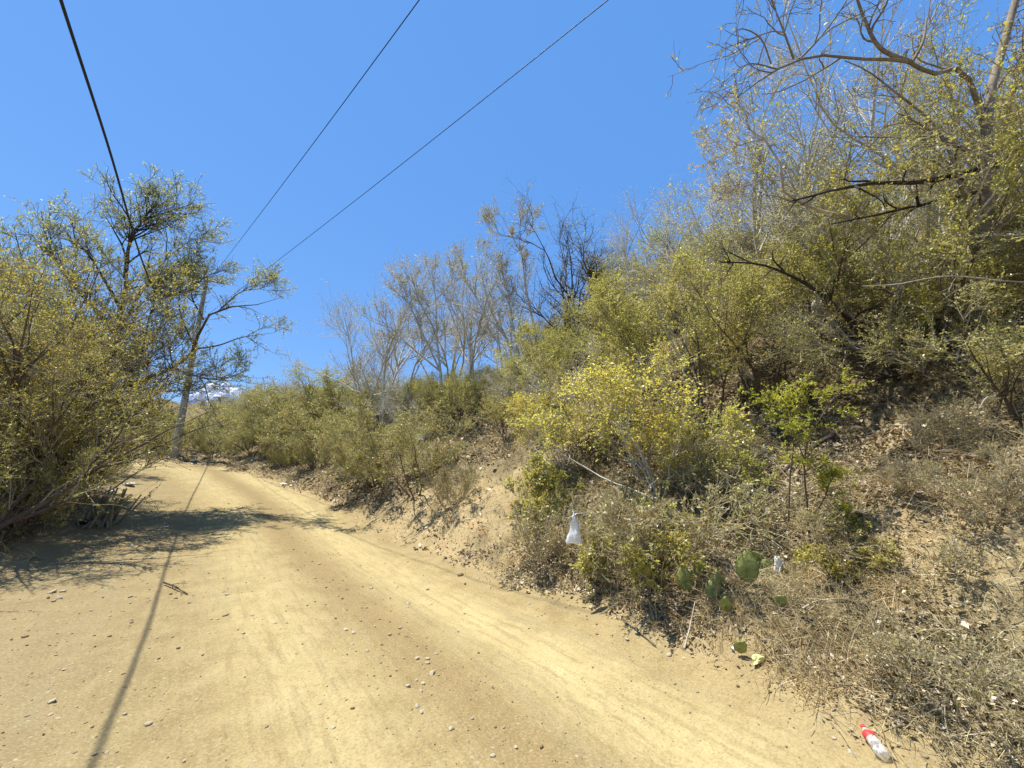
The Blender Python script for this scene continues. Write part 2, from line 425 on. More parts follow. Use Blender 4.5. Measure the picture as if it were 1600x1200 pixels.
# ------------------------------------------------------------------ plants: builders
def finish_plant(name, loc, levels, leafsets, bark, lmat, twig=None, names=('trunk', 'crown'), nwood=2, local=True):
    """levels: list of (P,R,sides); first nwood go to the wood part, the rest plus leaves to the crown"""
    off = np.asarray(loc, float) if local else np.zeros(3)
    e = empty(name, loc)
    V, Fa, n = [], [], 0
    for P, R, sd in levels[:nwood]:
        if len(P) == 0: continue
        v, f = tubes(P, R, sd); V.append(v); Fa.append(f + n); n += len(v)
    V = np.vstack(V) - off
    link(names[0], mesh_np(name + '_' + names[0], V, np.vstack(Fa), bark, smooth=True), e)
    V, Fa, fm, ti, n = [], [], [], [], 0
    for P, R, sd in levels[nwood:]:
        if len(P) == 0: continue
        v, f = tubes(P, R, sd); V.append(v); Fa.append(f + n); n += len(v); fm.append(np.zeros(len(f), int)); ti.append(np.full(len(v), .5))
    for v, f, t in leafsets:
        if len(v) == 0: continue
        V.append(v); Fa.append(f + n); n += len(v); fm.append(np.ones(len(f), int)); ti.append(t)
    if V:
        link(names[1], mesh_np(name + '_' + names[1], np.vstack(V) - off, np.vstack(Fa), [twig or bark, lmat], np.concatenate(fm), np.concatenate(ti)), e)
    return e

def scrub(rng, H=4., stems=4, spread=.45, bark=None, lmat=None, leaf=.05, l1=5, l2=7, l3=6, lv=8, r=.05, lean=0., name='scrub_tree', twigL=.45, t0=.3, wig=.10, names=('trunk', 'crown'), narrow=.55, twig=None, up=.25):
    base = np.zeros((stems, 3)); base[:, :2] = rng.normal(0, .06 * H / 4, (stems, 2)); base[:, 2] = -.25
    az = np.arange(stems) * 2 * PI / stems + rng.uniform(0, 1.2, stems)
    sp = np.abs(rng.normal(spread, .18, stems))
    d = np.stack([np.cos(az) * np.sin(sp), np.sin(az) * np.sin(sp), np.cos(sp)], 1); d[:, 0] += lean
    L = H * rng.uniform(.75, 1.05, stems)
    P0, R0 = grow(rng, base, d, L, np.full(stems, r), np.full(stems, r * .07), 10, wig, .03)
    P1, R1 = sprout(rng, P0, R0, l1, t0, .98, .7, H * .38, .25, r * .5, 8, wig * 1.3, .04, .25, up)
    P2, R2 = sprout(rng, P1, R1, l2, .15, 1, .7, H * .18, .3, r * .2, 6, wig * 1.5, .03, .4, up * .6)
    P3, R3 = sprout(rng, np.concatenate([P2]), np.concatenate([R2]), l3, .1, 1, .75, twigL * H / 4, .35, r * .09, 4, wig * 1.6, .0, .5, up * .3)
    lf = [leaves(rng, P3, lv, leaf, narrow=narrow), leaves(rng, P2, lv * .7, leaf, .3, narrow=narrow)]
    R3 = np.maximum(R3, .0022); R2 = np.maximum(R2, .0035)
    e = finish_plant(name, (0, 0, 0), [(P0, R0, 7), (P1, R1, 5), (P2, R2, 4), (P3, R3, 3)], lf, bark, lmat, twig, names)
    zs = P3[..., 2].ravel() if len(P3) else P1[..., 2].ravel()
    e['h'] = float(np.percentile(zs, 99.3))
    return e
PROTO = {}
def proto(key, n, seed, **kw):
    PROTO[key] = []
    for k in range(n):
        PROTO[key].append([scrub(np.random.default_rng(seed + k), **kw), False])
proto('bare', 4, 100, H=8, stems=5, spread=.42, bark=M_BARK_GREY, lmat=M_LF_PALE, leaf=.045, l1=7, l2=7, l3=6, lv=2.6, r=.085, name='bare_tree', twigL=.34, t0=.35, twig=M_BARK_GREY, wig=.10)
proto('darkbare', 2, 120, H=7, stems=4, spread=.5, bark=M_BARK_DARK, lmat=M_LF_OLIVE, leaf=.045, l1=10, l2=7, l3=6, lv=1.2, r=.075, name='dark_bare_tree', twigL=.32, t0=.25, twig=M_BARK_BROWN, wig=.17)
proto('olive', 4, 140, H=4.5, stems=5, spread=.52, bark=M_BARK_BROWN, lmat=M_LF_OLIVE, leaf=.042, l1=6, l2=8, l3=7, lv=10, r=.045, name='scrub_tree', twigL=.42, twig=M_TWIG)
proto('airy', 3, 150, H=5.5, stems=5, spread=.5, bark=M_BARK_GREY, lmat=M_LF_OLIVE, leaf=.036, l1=7, l2=8, l3=7, lv=6, r=.05, name='airy_tree', twigL=.36, twig=M_TWIG, wig=.13)
proto('dull', 4, 160, H=3, stems=7, spread=.62, bark=M_BARK_BROWN, lmat=M_LF_DULL, leaf=.036, l1=6, l2=8, l3=7, lv=9, r=.026, name='thorn_shrub', twigL=.5, t0=.08, twig=M_TWIG, names=('stems', 'foliage'))
proto('gold', 3, 180, H=4.5, stems=6, spread=.6, bark=M_BARK_BROWN, lmat=M_LF_GOLD, leaf=.034, l1=6, l2=8, l3=8, lv=8.5, r=.05, name='golden_tree', twigL=.42, t0=.16, twig=M_TWIG, narrow=.45)
proto('green', 2, 200, H=5, stems=4, spread=.42, bark=M_BARK_BROWN, lmat=M_LF_GREEN, leaf=.05, l1=6, l2=7, l3=7, lv=8, r=.06, name='green_tree', twigL=.4, t0=.3, narrow=.4, twig=M_TWIG)
proto('yellow', 2, 220, H=2.6, stems=7, spread=.6, bark=M_BARK_GREY, lmat=M_LF_YELLOW, leaf=.038, l1=7, l2=7, l3=5, lv=6, r=.022, name='yellow_shrub', twigL=.5, t0=.35, twig=M_TWIG, names=('stems', 'foliage'))
proto('twiggy', 4, 240, H=1.6, stems=8, spread=.7, bark=M_TWIG, lmat=M_LF_DRY, leaf=.034, l1=6, l2=7, l3=5, lv=2.4, r=.013, name='twiggy_bush', twigL=.5, t0=.1, twig=M_TWIG, names=('stems', 'foliage'))
proto('low', 3, 260, H=.9, stems=9, spread=.8, bark=M_TWIG, lmat=M_LF_OLIVE, leaf=.032, l1=5, l2=6, l3=4, lv=6, r=.010, name='low_bush', twigL=.5, t0=.1, twig=M_TWIG, names=('stems', 'foliage'))

_turn = {}
def plant(key, x, y, H, label, cat='tree', group=None, lean=None, wide=1., var=None, rot=None, zoff=0.):
    lst = PROTO[key]
    k = _turn.get(key, 0) if var is None else var
    _turn[key] = k + 1
    ent = lst[k % len(lst)]
    src = ent[0]
    if not ent[1]: o = src; ent[1] = True
    else: o = copy_tree(src)
    sN = H / src['h']
    o.location = (x, y, hgt(x, y) + zoff)
    D, side, *_ = road_coords(np.array([x]), np.array([y]))
    q = Quaternion((0, 0, 1), random.uniform(0, 2 * PI) if rot is None else rot)
    if lean is None: lean = random.uniform(.02, .22) * (1 if side[0] > 0 else .2)
    tilt = Quaternion(Vector((-NV[0] * 0 - NV[1] * 1, NV[0], 0)).normalized(), -lean) if lean else Quaternion()
    o.rotation_mode = 'QUATERNION'; o.rotation_quaternion = tilt @ q
    o.scale = (sN * wide, sN * wide, sN)
    for kx in ('group',):
        if kx in o: del o[kx]
    tag(o, label, cat, group)
    return o
def topH(px_top, py_top, x, y):
    """height of a plant standing at x,y whose top shows at this row"""
    r = ray(px_top, py_top)
    t = math.hypot(x, y) / math.hypot(r[0], r[1])
    return EYE + r[2] * t - hgt(x, y)
def by_az(px, py, rr):
    r = ray(px, py); h = math.hypot(r[0], r[1])
    return r[0] / h * rr, r[1] / h * rr

# --- skyline trees on the hill: (proto, column, distance, top row, label)
SKY = [
 ('bare', 575, 21, 480, 'bare grey tree at the left end of the leafless row on the skyline'),
 ('bare', 612, 20, 440, 'bare grey tree with rounded twiggy crown, second from left in the leafless row'),
 ('bare', 705, 21, 425, 'slender leafless tree behind the broad domed grey tree on the skyline'),
 ('bare', 748, 19, 395, 'bare grey tree with several leaning stems left of the tallest slender tree'),
 ('bare', 790, 20, 420, 'thin leafless tree behind the foot of the tallest slender skyline tree'),
 ('darkbare', 905, 16, 372, 'dark leafless tree with stiff fan of branches on the middle skyline'),
 ('darkbare', 962, 17, 352, 'dark bare tree with upright branches right of the stiff fan-shaped one'),
 ('green', 1045, 15, 335, 'tree with a green leafy tip rising right of the dark bare trees'),
 ('bare', 1085, 16, 350, 'thin leafless tree beside the green-tipped tree on the skyline'),
 ('olive', 1010, 14, 395, 'olive scrub tree below and between the dark bare trees and the green tip'),
 ('bare', 425, 32, 572, 'small bare tree rising over the far brush beyond the road bend'),
 ('bare', 470, 29, 575, 'small leafless tree right of the lone one over the far brush'),
 ('olive', 530, 25, 562, 'olive scrub tree on the skyline where the far brush meets the bare trees'),
 ('bare', 1135, 12, 240, 'tall pale leafless tree at the sky edge left of the arching bare limb'),
 ('bare', 1185, 11, 205, 'pale twiggy tree under the tip of the arching bare limb'),
 ('airy', 1250, 11, 215, 'tall olive tree with rounded golden top below the arching bare limb'),
 ('airy', 1330, 10, 190, 'large olive tree with dense yellowish crown left of the big right trunk'),
 ('bare', 1400, 10.5, -60, 'tall twiggy grey tree behind the crown of the big right trunk'),
 ('airy', 1470, 10.5, 120, 'olive tree close behind the big right trunk'),
 ('airy', 1620, 9, 60, 'olive tree cut off by the right edge of the picture'),
]
for key, px, rr, py, lab in SKY:
    x, y = by_az(px, py + 60, rr)
    plant(key, x, y, max(1.5, topH(px, py, x, y)), lab, 'tree', 'trees along the hill skyline', lean=.05 if key == 'bare' else .1)

# --- mid-slope heroes
def at_ground(key, px, py, H, label, cat='shrub', group=None, **kw):
    p = hit(px, py)
    return plant(key, p[0], p[1], H, label, cat, group, **kw)
HERO = [
 ('twiggy', 935, 885, .75, 'grey twiggy bush behind the clear hanging bag at the road edge', 'bush', dict(wide=1.0, lean=0.)),
 ('twiggy', 1060, 860, 1.0, 'thin leafless bush between the brightest shrub and the prickly pear', 'bush', dict(wide=1.1)),
 ('twiggy', 1140, 770, 1.1, 'grey twiggy bush left of the slender sapling under the yellow-green shrubs', 'bush', {}),
 ('twiggy', 1420, 770, .4, 'dry grey bush on the open slope right of the slender sapling', 'bush', {}),
 ('twiggy', 1575, 790, .5, 'tangled leafless bush on the slope near the right edge', 'bush', dict(wide=1.2)),
 ('dull', 1530, 520, 2.2, 'dull thorn shrub climbing round the foot of the big right trunk', 'shrub', {}),
 ('airy', 1390, 560, 2.6, 'airy scrub tree with pale twigs above the bare slope patch', 'tree', dict(lean=.35)),
 ('yellow', 1030, 770, 2.3, 'bright yellow-green leafy shrub in the middle of the slope', 'shrub', dict(wide=1.15)),
 ('yellow', 1105, 770, 1.3, 'yellow-green shrub leaning out right of the brightest shrub', 'shrub', dict(wide=1.1)),
 ('yellow', 880, 735, 1.9, 'duller yellow-green shrub left of the brightest shrub', 'shrub', dict(wide=1.1)),
 ('olive', 905, 690, 2.9, 'olive tree with dark trunks directly above the brightest yellow shrub', 'tree', {}),
 ('olive', 790, 690, 2.0, 'olive tree above the bare eroded bank', 'tree', {}),
 ('dull', 650, 770, 2.3, 'dull olive thorn shrub on top of the eroded bank', 'shrub', {}),
 ('dull', 590, 760, 2.6, 'dull thorn shrub left of the eroded bank, near the road edge', 'shrub', {}),
 ('twiggy', 705, 795, 1.1, 'small nearly leafless seedling bush on the bare eroded bank', 'bush', dict(wide=.6)),
 ('twiggy', 865, 880, .9, 'grey twiggy bush at the road edge below the hanging plastic bag', 'bush', dict(wide=1.0, lean=0.)),
 ('twiggy', 990, 895, .9, 'brown twiggy bush right of the hanging plastic bag', 'bush', dict(wide=1.0, lean=0.)),
 ('low', 1020, 900, .8, 'low leafy bush left of the prickly pear', 'bush', {}),
 ('low', 1330, 890, .35, 'low green bush on the slope right of the green sapling', 'bush', {}),
 ('twiggy', 1345, 890, .6, 'dry twiggy tuft casting dark shade right of the green sapling', 'bush', dict(wide=1.2)),
 ('twiggy', 1540, 1110, .45, 'low dry bush near the lower right corner', 'bush', dict(wide=1.2)),
 ('low', 845, 800, 1.0, 'dark low bush at the right end of the eroded bank', 'bush', {}),
 ('olive', 1100, 690, 3.4, 'olive scrub tree right of the brightest yellow shrub', 'tree', dict(lean=.3)),
 ('olive', 1190, 640, 3.2, 'olive scrub tree above the green sapling leaning downhill', 'tree', dict(lean=.35)),
 ('olive', 1470, 560, 2.8, 'olive tree with yellow leaf clusters above the bare slope patch', 'tree', dict(lean=.3)),
 ('yellow', 1490, 560, 1.5, 'yellow-leaved shrub below the big trunk at right', 'shrub', {}),
 ('dull', 1590, 640, 1.7, 'tangled dry thorn shrub at the right edge of the picture', 'shrub', {}),
 ('twiggy', 1500, 700, .6, 'grey twiggy bush in the shade below the big trunk', 'bush', {}),
]
for key, px, py, H, lab, cat, kw in HERO:
    at_ground(key, px, py, H, lab, cat, 'shrubs on the near slope', **kw)

# --- filler brush on the hill, kept under the skyline of the photograph
SKYPX = np.array([0, 372, 392, 470, 540, 560, 600, 660, 740, 800, 860, 940, 1040, 1100, 1130, 1180, 1300, 1700])
SKYPY = np.array([600, 655, 598, 585, 572, 590, 590, 580, 570, 560, 500, 460, 415, 370, 320, 285, 250, 160])
rng = np.random.default_rng(77)
cnt = 0
placed = []
FILL = {
 'far': ('dull', 'dull olive thorn bush in the far brush beyond the road bend', 'bush', 'far brush beyond the bend'),
 'edge': ('dull', 'brownish thorn bush in the row between the pole and the eroded bank', 'bush', 'thorn bushes lining the right of the road'),
 'thick': ('olive', 'olive scrub tree in the thicket below the leafless skyline trees', 'tree', 'thicket below the skyline trees'),
 'upper': ('olive', 'olive scrub tree in the dense thicket on the upper right slope', 'tree', 'upper right thicket'),
}
for k in range(2600):
    s = rng.uniform(-2, 52); e = rng.uniform(.5, 20)
    wc = np.interp(s, CL[:12, 0], CL[:12, 1] + CL[:12, 2]) if s < 24 else -2 + (s - 24) * -.2
    x, y = sw(s, wc + e)
    D, side, *_ = road_coords(np.array([x]), np.array([y]))
    if side[0] < 0 or D[0] < .9: continue
    px, py, dep = to_px((x, y, hgt(x, y)))
    if dep < 2 or px < 200 or px > 1720: continue
    if abs(px - 276) < 40 and dep < 21.5: continue
    rr = math.hypot(x, y)
    if D[0] < 2.2: H = rng.uniform(1.0, 1.8)
    elif D[0] < 4: H = rng.uniform(1.8, 2.8)
    else: H = rng.uniform(2.6, 4.6)
    if rr > 24: H = rng.uniform(1.8, 3.6); zone = 'far'
    elif D[0] < 3.2: zone = 'edge'
    elif px < 1000: zone = 'thick'
    else: zone = 'upper'
    if zone == 'edge' and (px > 620): continue
    # keep the visible open ground on the right open
    if px > 1080 and py > 560: continue
    if px > 680 and py > 700: continue
    lim = np.interp(px, SKYPX, SKYPY) + rng.uniform(0, 25)
    if px > 1430 and rr < 10: lim = max(lim, 400)
    H = min(H, topH(px, lim, x, y))
    if H < .8: continue
    gap = (.6 if zone == 'upper' else .45) * H if rr < 22 else .55 * H
    if any((x - a) ** 2 + (y - b) ** 2 < gap * gap for a, b in placed): continue
    placed.append((x, y))
    key, lab, cat, grp = FILL[zone]
    if zone == 'upper' and rng.random() < .25: key = 'dull'; lab, cat, grp = 'dull brownish thorn bush in the dense thicket on the upper right slope', 'bush', 'thorn bushes of the upper right thicket'
    if zone == 'thick' and rng.random() < .3: key = 'dull'; lab, cat, grp = 'dull brownish thorn bush in the thicket below the leafless skyline trees', 'bush', 'thorn bushes below the skyline trees'
    if zone == 'upper' and key == 'olive' and rng.random() < .6: key = 'airy'
    if zone in ('thick', 'upper') and rng.random() < .27:
        key, cat = 'bare', 'tree'; H *= 1.15
        lab, grp = ('leafless grey sapling among the scrub below the skyline trees', 'leafless saplings below the skyline trees') if zone == 'thick' else ('leafless grey sapling tangled in the dense thicket on the upper right slope', 'leafless saplings of the upper right thicket')
    if zone == 'far' and rng.random() < .2:
        key, cat = 'bare', 'tree'; H *= 1.1; lab, grp = 'small leafless tree among the far brush beyond the road bend', 'leafless trees in the far brush'
    plant(key, x, y, H, lab, cat, grp, wide=rng.uniform(.95, 1.25))
    cnt += 1
    if cnt > 190: break
print('filler', cnt)

# --- the big tree at the right edge with the arching bare limb
def resample(pts, n):
    pts = np.asarray(pts, float)
    seg = np.r_[0, np.cumsum(np.linalg.norm(np.diff(pts, axis=0), axis=1))]
    # Catmull-Rom style smoothing by dense cubic interpolation
    t = np.linspace(0, seg[-1], n)
    m = np.gradient(pts, seg, axis=0)
    out = []
    for q in t:
        i = min(np.searchsorted(seg, q, side='right') - 1, len(seg) - 2); h = seg[i + 1] - seg[i]; u = (q - seg[i]) / h
        out.append((2 * u ** 3 - 3 * u ** 2 + 1) * pts[i] + (u ** 3 - 2 * u ** 2 + u) * h * m[i] + (-2 * u ** 3 + 3 * u ** 2) * pts[i + 1] + (u ** 3 - u ** 2) * h * m[i + 1])
    return np.array(out)
def limbs(specs, n=14):
    """specs: list of ([(px,py,depth),...], r0, r1)"""
    P, R = [], []
    for pts, r0, r1 in specs:
        P.append(resample([p if isinstance(p, np.ndarray) else at_depth(*p) for p in pts], n)); R.append(np.linspace(r0, r1, n))
    return np.array(P), np.array(R)

def base_at(px, rr):
    x, y = by_az(px, 740, rr); return np.array([x, y, hgt(x, y)])
rg = np.random.default_rng(31)
g0 = hit(1535, 560)
dp = to_px(g0)[2]
P0, R0 = limbs([
 ([(1535, 580, dp), (1532, 470, dp), (1538, 350, dp - .1), (1543, 250, dp - .2), (1545, 160, dp - .2), (1565, 80, dp - .1), (1592, -20, dp), (1620, -160, dp + .3)], .095, .03),
 ([(1543, 240, dp - .2), (1530, 170, dp - .3), (1500, 108, dp - .5), (1455, 116, dp - .6), (1425, 98, dp - .8), (1340, 92, dp - 1.0), (1270, 88, dp - 1.2), (1215, 108, dp - 1.3), (1152, 152, dp - 1.4)], .040, .007),
 ([(1425, 98, dp - .8), (1375, 75, dp - .8), (1350, 28, dp - .8), (1330, -30, dp - .8)], .032, .014),
 ([(1425, 98, dp - .8), (1440, 70, dp - .8), (1448, 28, dp - .7)], .022, .010),
 ([(1240, 92, dp - 1.2), (1225, 50, dp - 1.3), (1205, 0, dp - 1.3), (1190, -40, dp - 1.3)], .014, .005),
 ([(1250, 92, dp - 1.2), (1280, 60, dp - 1.1), (1320, 5, dp - 1.1), (1340, -40, dp - 1.1)], .016, .006),
 ([(1215, 108, dp - 1.3), (1170, 100, dp - 1.4), (1130, 130, dp - 1.5)], .010, .003),
 ([(1205, 100, dp - 1.3), (1190, 62, dp - 1.4), (1160, 45, dp - 1.5), (1118, 88, dp - 1.6)], .010, .003),
 ([(1530, 400, dp), (1450, 185, dp - .2), (1400, 145, dp - .2), (1345, 105, dp), (1320, 95, dp)], .035, .008),
 ([(1545, 160, dp - .2), (1575, 115, dp), (1640, 105, dp + .2)], .035, .02),
 ([(1543, 250, dp - .2), (1480, 220, dp - .1), (1430, 190, dp), (1400, 175, dp)], .035, .008),
 ([(1538, 330, dp), (1570, 200, dp + .2), (1600, 60, dp + .4), (1610, -80, dp + .5)], .04, .02),
], 16)
R0 = R0 * .82
P1, R1 = sprout(rg, P0, R0, 5, .25, .93, .75, .66, .35, .012, 8, .16, .03, .3, .25)
P2, R2 = sprout(rg, P1, R1, 4.5, .2, 1, .75, .32, .35, .006, 6, .2, .02, .5, .1)
P3, R3 = sprout(rg, P2, R2, 3, .2, 1, .75, .16, .35, .003, 4, .2, .0, .6, .1)
bt = finish_plant('big_tree', g0, [(P0, R0, 9), (P1, R1, 5), (P2, np.maximum(R2, .003), 4), (P3, np.maximum(R3, .002), 3)],
                  [leaves(rg, P3, 1.2, .030, droop=.4), leaves(rg, P2, .8, .030, droop=.4)], M_BARK_TRUNK, M_LF_PALE, M_BARK_TRUNK)
tag(bt, 'large half-bare tree at right with a long arching bare limb against the sky', 'tree')

# slender and leaning grey trees on the skyline, drawn stem by stem
def grey_tree(base, specs, label, seed, k=9, L1=1.5):
    r_ = np.random.default_rng(seed)
    P0, R0 = limbs(specs, 14)
    P1, R1 = sprout(r_, P0, R0, k, .35, 1, .6, L1, .3, .022, 8, .12, .04, .3, .35)
    P2, R2 = sprout(r_, P1, R1, 7, .15, 1, .65, L1 * .45, .3, .011, 6, .14, .03, .5, .2)
    P3, R3 = sprout(r_, P2, R2, 6.5, .2, 1, .7, L1 * .22, .3, .006, 4, .15, 0, .6, .1)
    tag(finish_plant('bare_tree', base, [(P0, R0, 8), (P1, R1, 5), (P2, np.maximum(R2, .006), 4), (P3, np.maximum(R3, .0045), 3)], [leaves(r_, P3, 2.4, .042), leaves(r_, P2, 1.4, .042)], M_BARK_GREY, M_LF_PALE, M_BARK_GREY), label, 'tree')
gt = base_at(842, 17.); dt = to_px(gt)[2]
grey_tree(gt, [
 ([gt - [0, 0, .2], (842, 560, dt), (832, 500, dt), (820, 440, dt), (814, 395, dt), (800, 370, dt), (784, 338, dt)], .085, .008),
 ([(814, 395, dt), (822, 370, dt), (838, 345, dt)], .03, .006), ([(812, 390, dt), (812, 360, dt), (814, 335, dt)], .025, .006),
 ([(800, 370, dt), (775, 365, dt), (760, 350, dt)], .02, .005)],
 'tallest slender grey tree on the skyline, bare stem forking at the top', 91, 5, 1.0)
gt = base_at(822, 16.); dt = to_px(gt)[2]
grey_tree(gt, [
 ([gt - [0, 0, .2], (815, 575, dt), (795, 535, dt), (760, 495, dt), (725, 478, dt), (690, 474, dt + .3)], .075, .008),
 ([(795, 535, dt), (765, 480, dt), (755, 440, dt), (748, 400, dt)], .05, .007),
 ([(760, 495, dt), (735, 450, dt), (715, 415, dt)], .035, .006),
 ([(815, 575, dt), (800, 500, dt), (792, 450, dt), (778, 410, dt)], .05, .007)],
 'grey tree with long stems arching left below the tallest slender skyline tree', 92, 9, 1.2)
gt = base_at(700, 17.5); dt = to_px(gt)[2]
grey_tree(gt, [
 ([gt - [0, 0, .2], (688, 580, dt), (682, 520, dt), (680, 460, dt), (662, 400, dt)], .075, .008),
 ([(688, 580, dt), (660, 520, dt), (635, 470, dt), (612, 440, dt)], .05, .007),
 ([(682, 520, dt), (655, 470, dt), (640, 425, dt)], .04, .007),
 ([(688, 580, dt), (640, 540, dt), (600, 505, dt), (560, 490, dt)], .05, .007),
 ([(680, 470, dt), (705, 440, dt), (712, 410, dt)], .03, .006)],
 'broad grey tree with dome of pale twigs, left of the tallest slender tree', 93, 9, 1.4)

# second curving pale branch tree left of it
q = hit(1375, 590); dq = to_px(q)[2]
P0, R0 = limbs([
 ([q - [0, 0, .2], (1410, 480, dq), (1350, 350, dq - .3), (1260, 322, dq - .6), (1222, 295, dq - .8), (1218, 250, dq - .8), (1195, 218, dq - .8)], .04, .012),
 ([(1195, 218, dq - .8), (1160, 225, dq - .8), (1125, 245, dq - .9)], .012, .004),
 ([(1218, 282, dq - .8), (1185, 282, dq - .8), (1160, 300, dq - .8)], .012, .004),
 ([(1195, 218, dq - .8), (1170, 200, dq - .8), (1165, 175, dq - .8)], .010, .004),
 ([(1350, 350, dq - .3), (1290, 335, dq), (1230, 345, dq + .2)], .014, .006),
], 14)
P1, R1 = sprout(rg, P0, R0, 9, .3, 1, .75, .6, .35, .009, 7, .16, .03, .3, .25)
P2, R2 = sprout(rg, P1, R1, 6, .2, 1, .75, .28, .35, .005, 5, .2, .02, .5, .1)
P3, R3 = sprout(rg, P2, R2, 3, .2, 1, .75, .15, .35, .003, 4, .2, .0, .6, .1)
t2 = finish_plant('curved_tree', q, [(P0, R0, 8), (P1, R1, 5), (P2, np.maximum(R2, .003), 4), (P3, np.maximum(R3, .002), 3)],
                  [leaves(rg, P3, 2.6, .032), leaves(rg, P2, 1.6, .032)], M_BARK_PALE, M_LF_PALE, M_BARK_GREY)
tag(t2, 'tree with a pale S-curved stem left of the big right trunk', 'tree')

# --- left side acacias
rl = np.random.default_rng(55)
def acacia(name, loc, specs, label, lmat, bark, k1=8, k2=7, k3=6, lv=9, leaf=.05, L1=1.1, twig=M_BARK_BROWN, t0=.3):
    P0, R0 = limbs(specs, 16)
    P1, R1 = sprout(rl, P0, R0, k1, t0, 1, .75, L1, .3, .022, 8, .14, .03, .25, .2)
    P2, R2 = sprout(rl, P1, R1, k2, .1, 1, .75, L1 * .48, .3, .009, 6, .16, .02, .4, .15)
    P3, R3 = sprout(rl, P2, R2, k3, .1, 1, .8, L1 * .22, .3, .004, 4, .15, 0, .5, .1)
    e = finish_plant(name, loc, [(P0, R0, 8), (P1, R1, 5), (P2, np.maximum(R2, .004), 4), (P3, np.maximum(R3, .0025), 3)],
                     [leaves(rl, P3, lv, leaf, narrow=.4), leaves(rl, P2, lv * .8, leaf, .3, narrow=.4)], bark, lmat, twig)
    return tag(e, label, 'tree')
gA = base_at(10, 12.5); dA = to_px(gA)[2]
acacia('arching_acacia', gA, [
 ([gA - [0, 0, .3], (25, 735, dA + .3), (70, 672, dA + .8), (130, 640, dA + 1.8), (200, 602, dA + 3.0), (270, 575, dA + 4.2), (305, 545, dA + 4.8), (318, 500, dA + 4.9), (345, 482, dA + 5.1), (392, 478, dA + 5.4), (436, 466, dA + 5.7)], .13, .005),
 ([(270, 575, dA + 4.2), (330, 592, dA + 4.5), (378, 578, dA + 4.7)], .03, .004),
 ([(200, 602, dA + 3.0), (255, 612, dA + 3.6), (315, 600, dA + 4.2)], .03, .004),
 ([(305, 545, dA + 4.8), (340, 540, dA + 4.9), (375, 528, dA + 5.1), (428, 520, dA + 5.3)], .03, .004),
 ([(318, 500, dA + 4.9), (300, 455, dA + 4.8), (325, 430, dA + 4.9), (348, 422, dA + 4.9)], .028, .004),
 ([(345, 482, dA + 5.1), (380, 455, dA + 5.2), (410, 450, dA + 5.3), (428, 440, dA + 5.3)], .02, .004),
 ([(305, 545, dA + 4.8), (280, 480, dA + 4.6), (285, 430, dA + 4.6), (290, 385, dA + 4.6)], .03, .004),
 ([(200, 602, dA + 3.0), (225, 540, dA + 3.4), (235, 490, dA + 3.6), (262, 440, dA + 4.0)], .04, .005),
 ([(235, 490, dA + 3.6), (255, 470, dA + 3.8), (290, 440, dA + 4.0)], .025, .004),
 ([(270, 575, dA + 4.2), (262, 530, dA + 4.2), (255, 500, dA + 4.2)], .025, .004),
 ([(130, 640, dA + 1.8), (150, 580, dA + 2.2), (165, 520, dA + 2.4)], .04, .006),
], 'grey-green thorny tree arching over the road from the left, branch tips against the sky', M_LF_GREEN, M_BARK_BROWN, k1=12, k2=7, k3=5, lv=5.5, leaf=.042, L1=1.1, t0=.25)
gB = base_at(140, 17); dB = to_px(gB)[2]
acacia('tall_acacia', gB, [
 ([gB - [0, 0, .3], (160, 620, dB), (185, 520, dB + .2), (195, 450, dB + .3), (200, 410, dB + .3), (178, 360, dB + .3), (156, 325, dB + .3)], .13, .005),
 ([(195, 435, dB + .3), (205, 375, dB + .3), (228, 342, dB + .4), (260, 332, dB + .5), (303, 318, dB + .6)], .05, .004),
 ([(200, 410, dB + .3), (202, 365, dB + .3), (205, 325, dB + .3)], .03, .004),
 ([(215, 355, dB + .3), (226, 340, dB + .3), (232, 322, dB + .3)], .02, .004),
 ([(185, 520, dB + .2), (225, 450, dB + .5), (260, 405, dB + .7), (302, 372, dB + .9)], .05, .004),
 ([(225, 450, dB + .5), (255, 435, dB + .6), (300, 420, dB + .7)], .03, .004),
 ([(188, 480, dB + .2), (140, 400, dB), (115, 365, dB), (120, 340, dB)], .05, .005),
 ([(185, 520, dB + .2), (110, 440, dB - .3), (72, 370, dB - .3), (64, 330, dB - .3)], .05, .005),
 ([(160, 620, dB), (100, 520, dB - .3), (40, 420, dB - .4), (20, 350, dB - .4)], .06, .005),
], 'tall grey-green thorny tree with open twiggy top behind the golden tree', M_LF_GREEN, M_BARK_DARK, k1=10, k2=7, k3=5, lv=4.5, leaf=.048, L1=1.2, t0=.2)
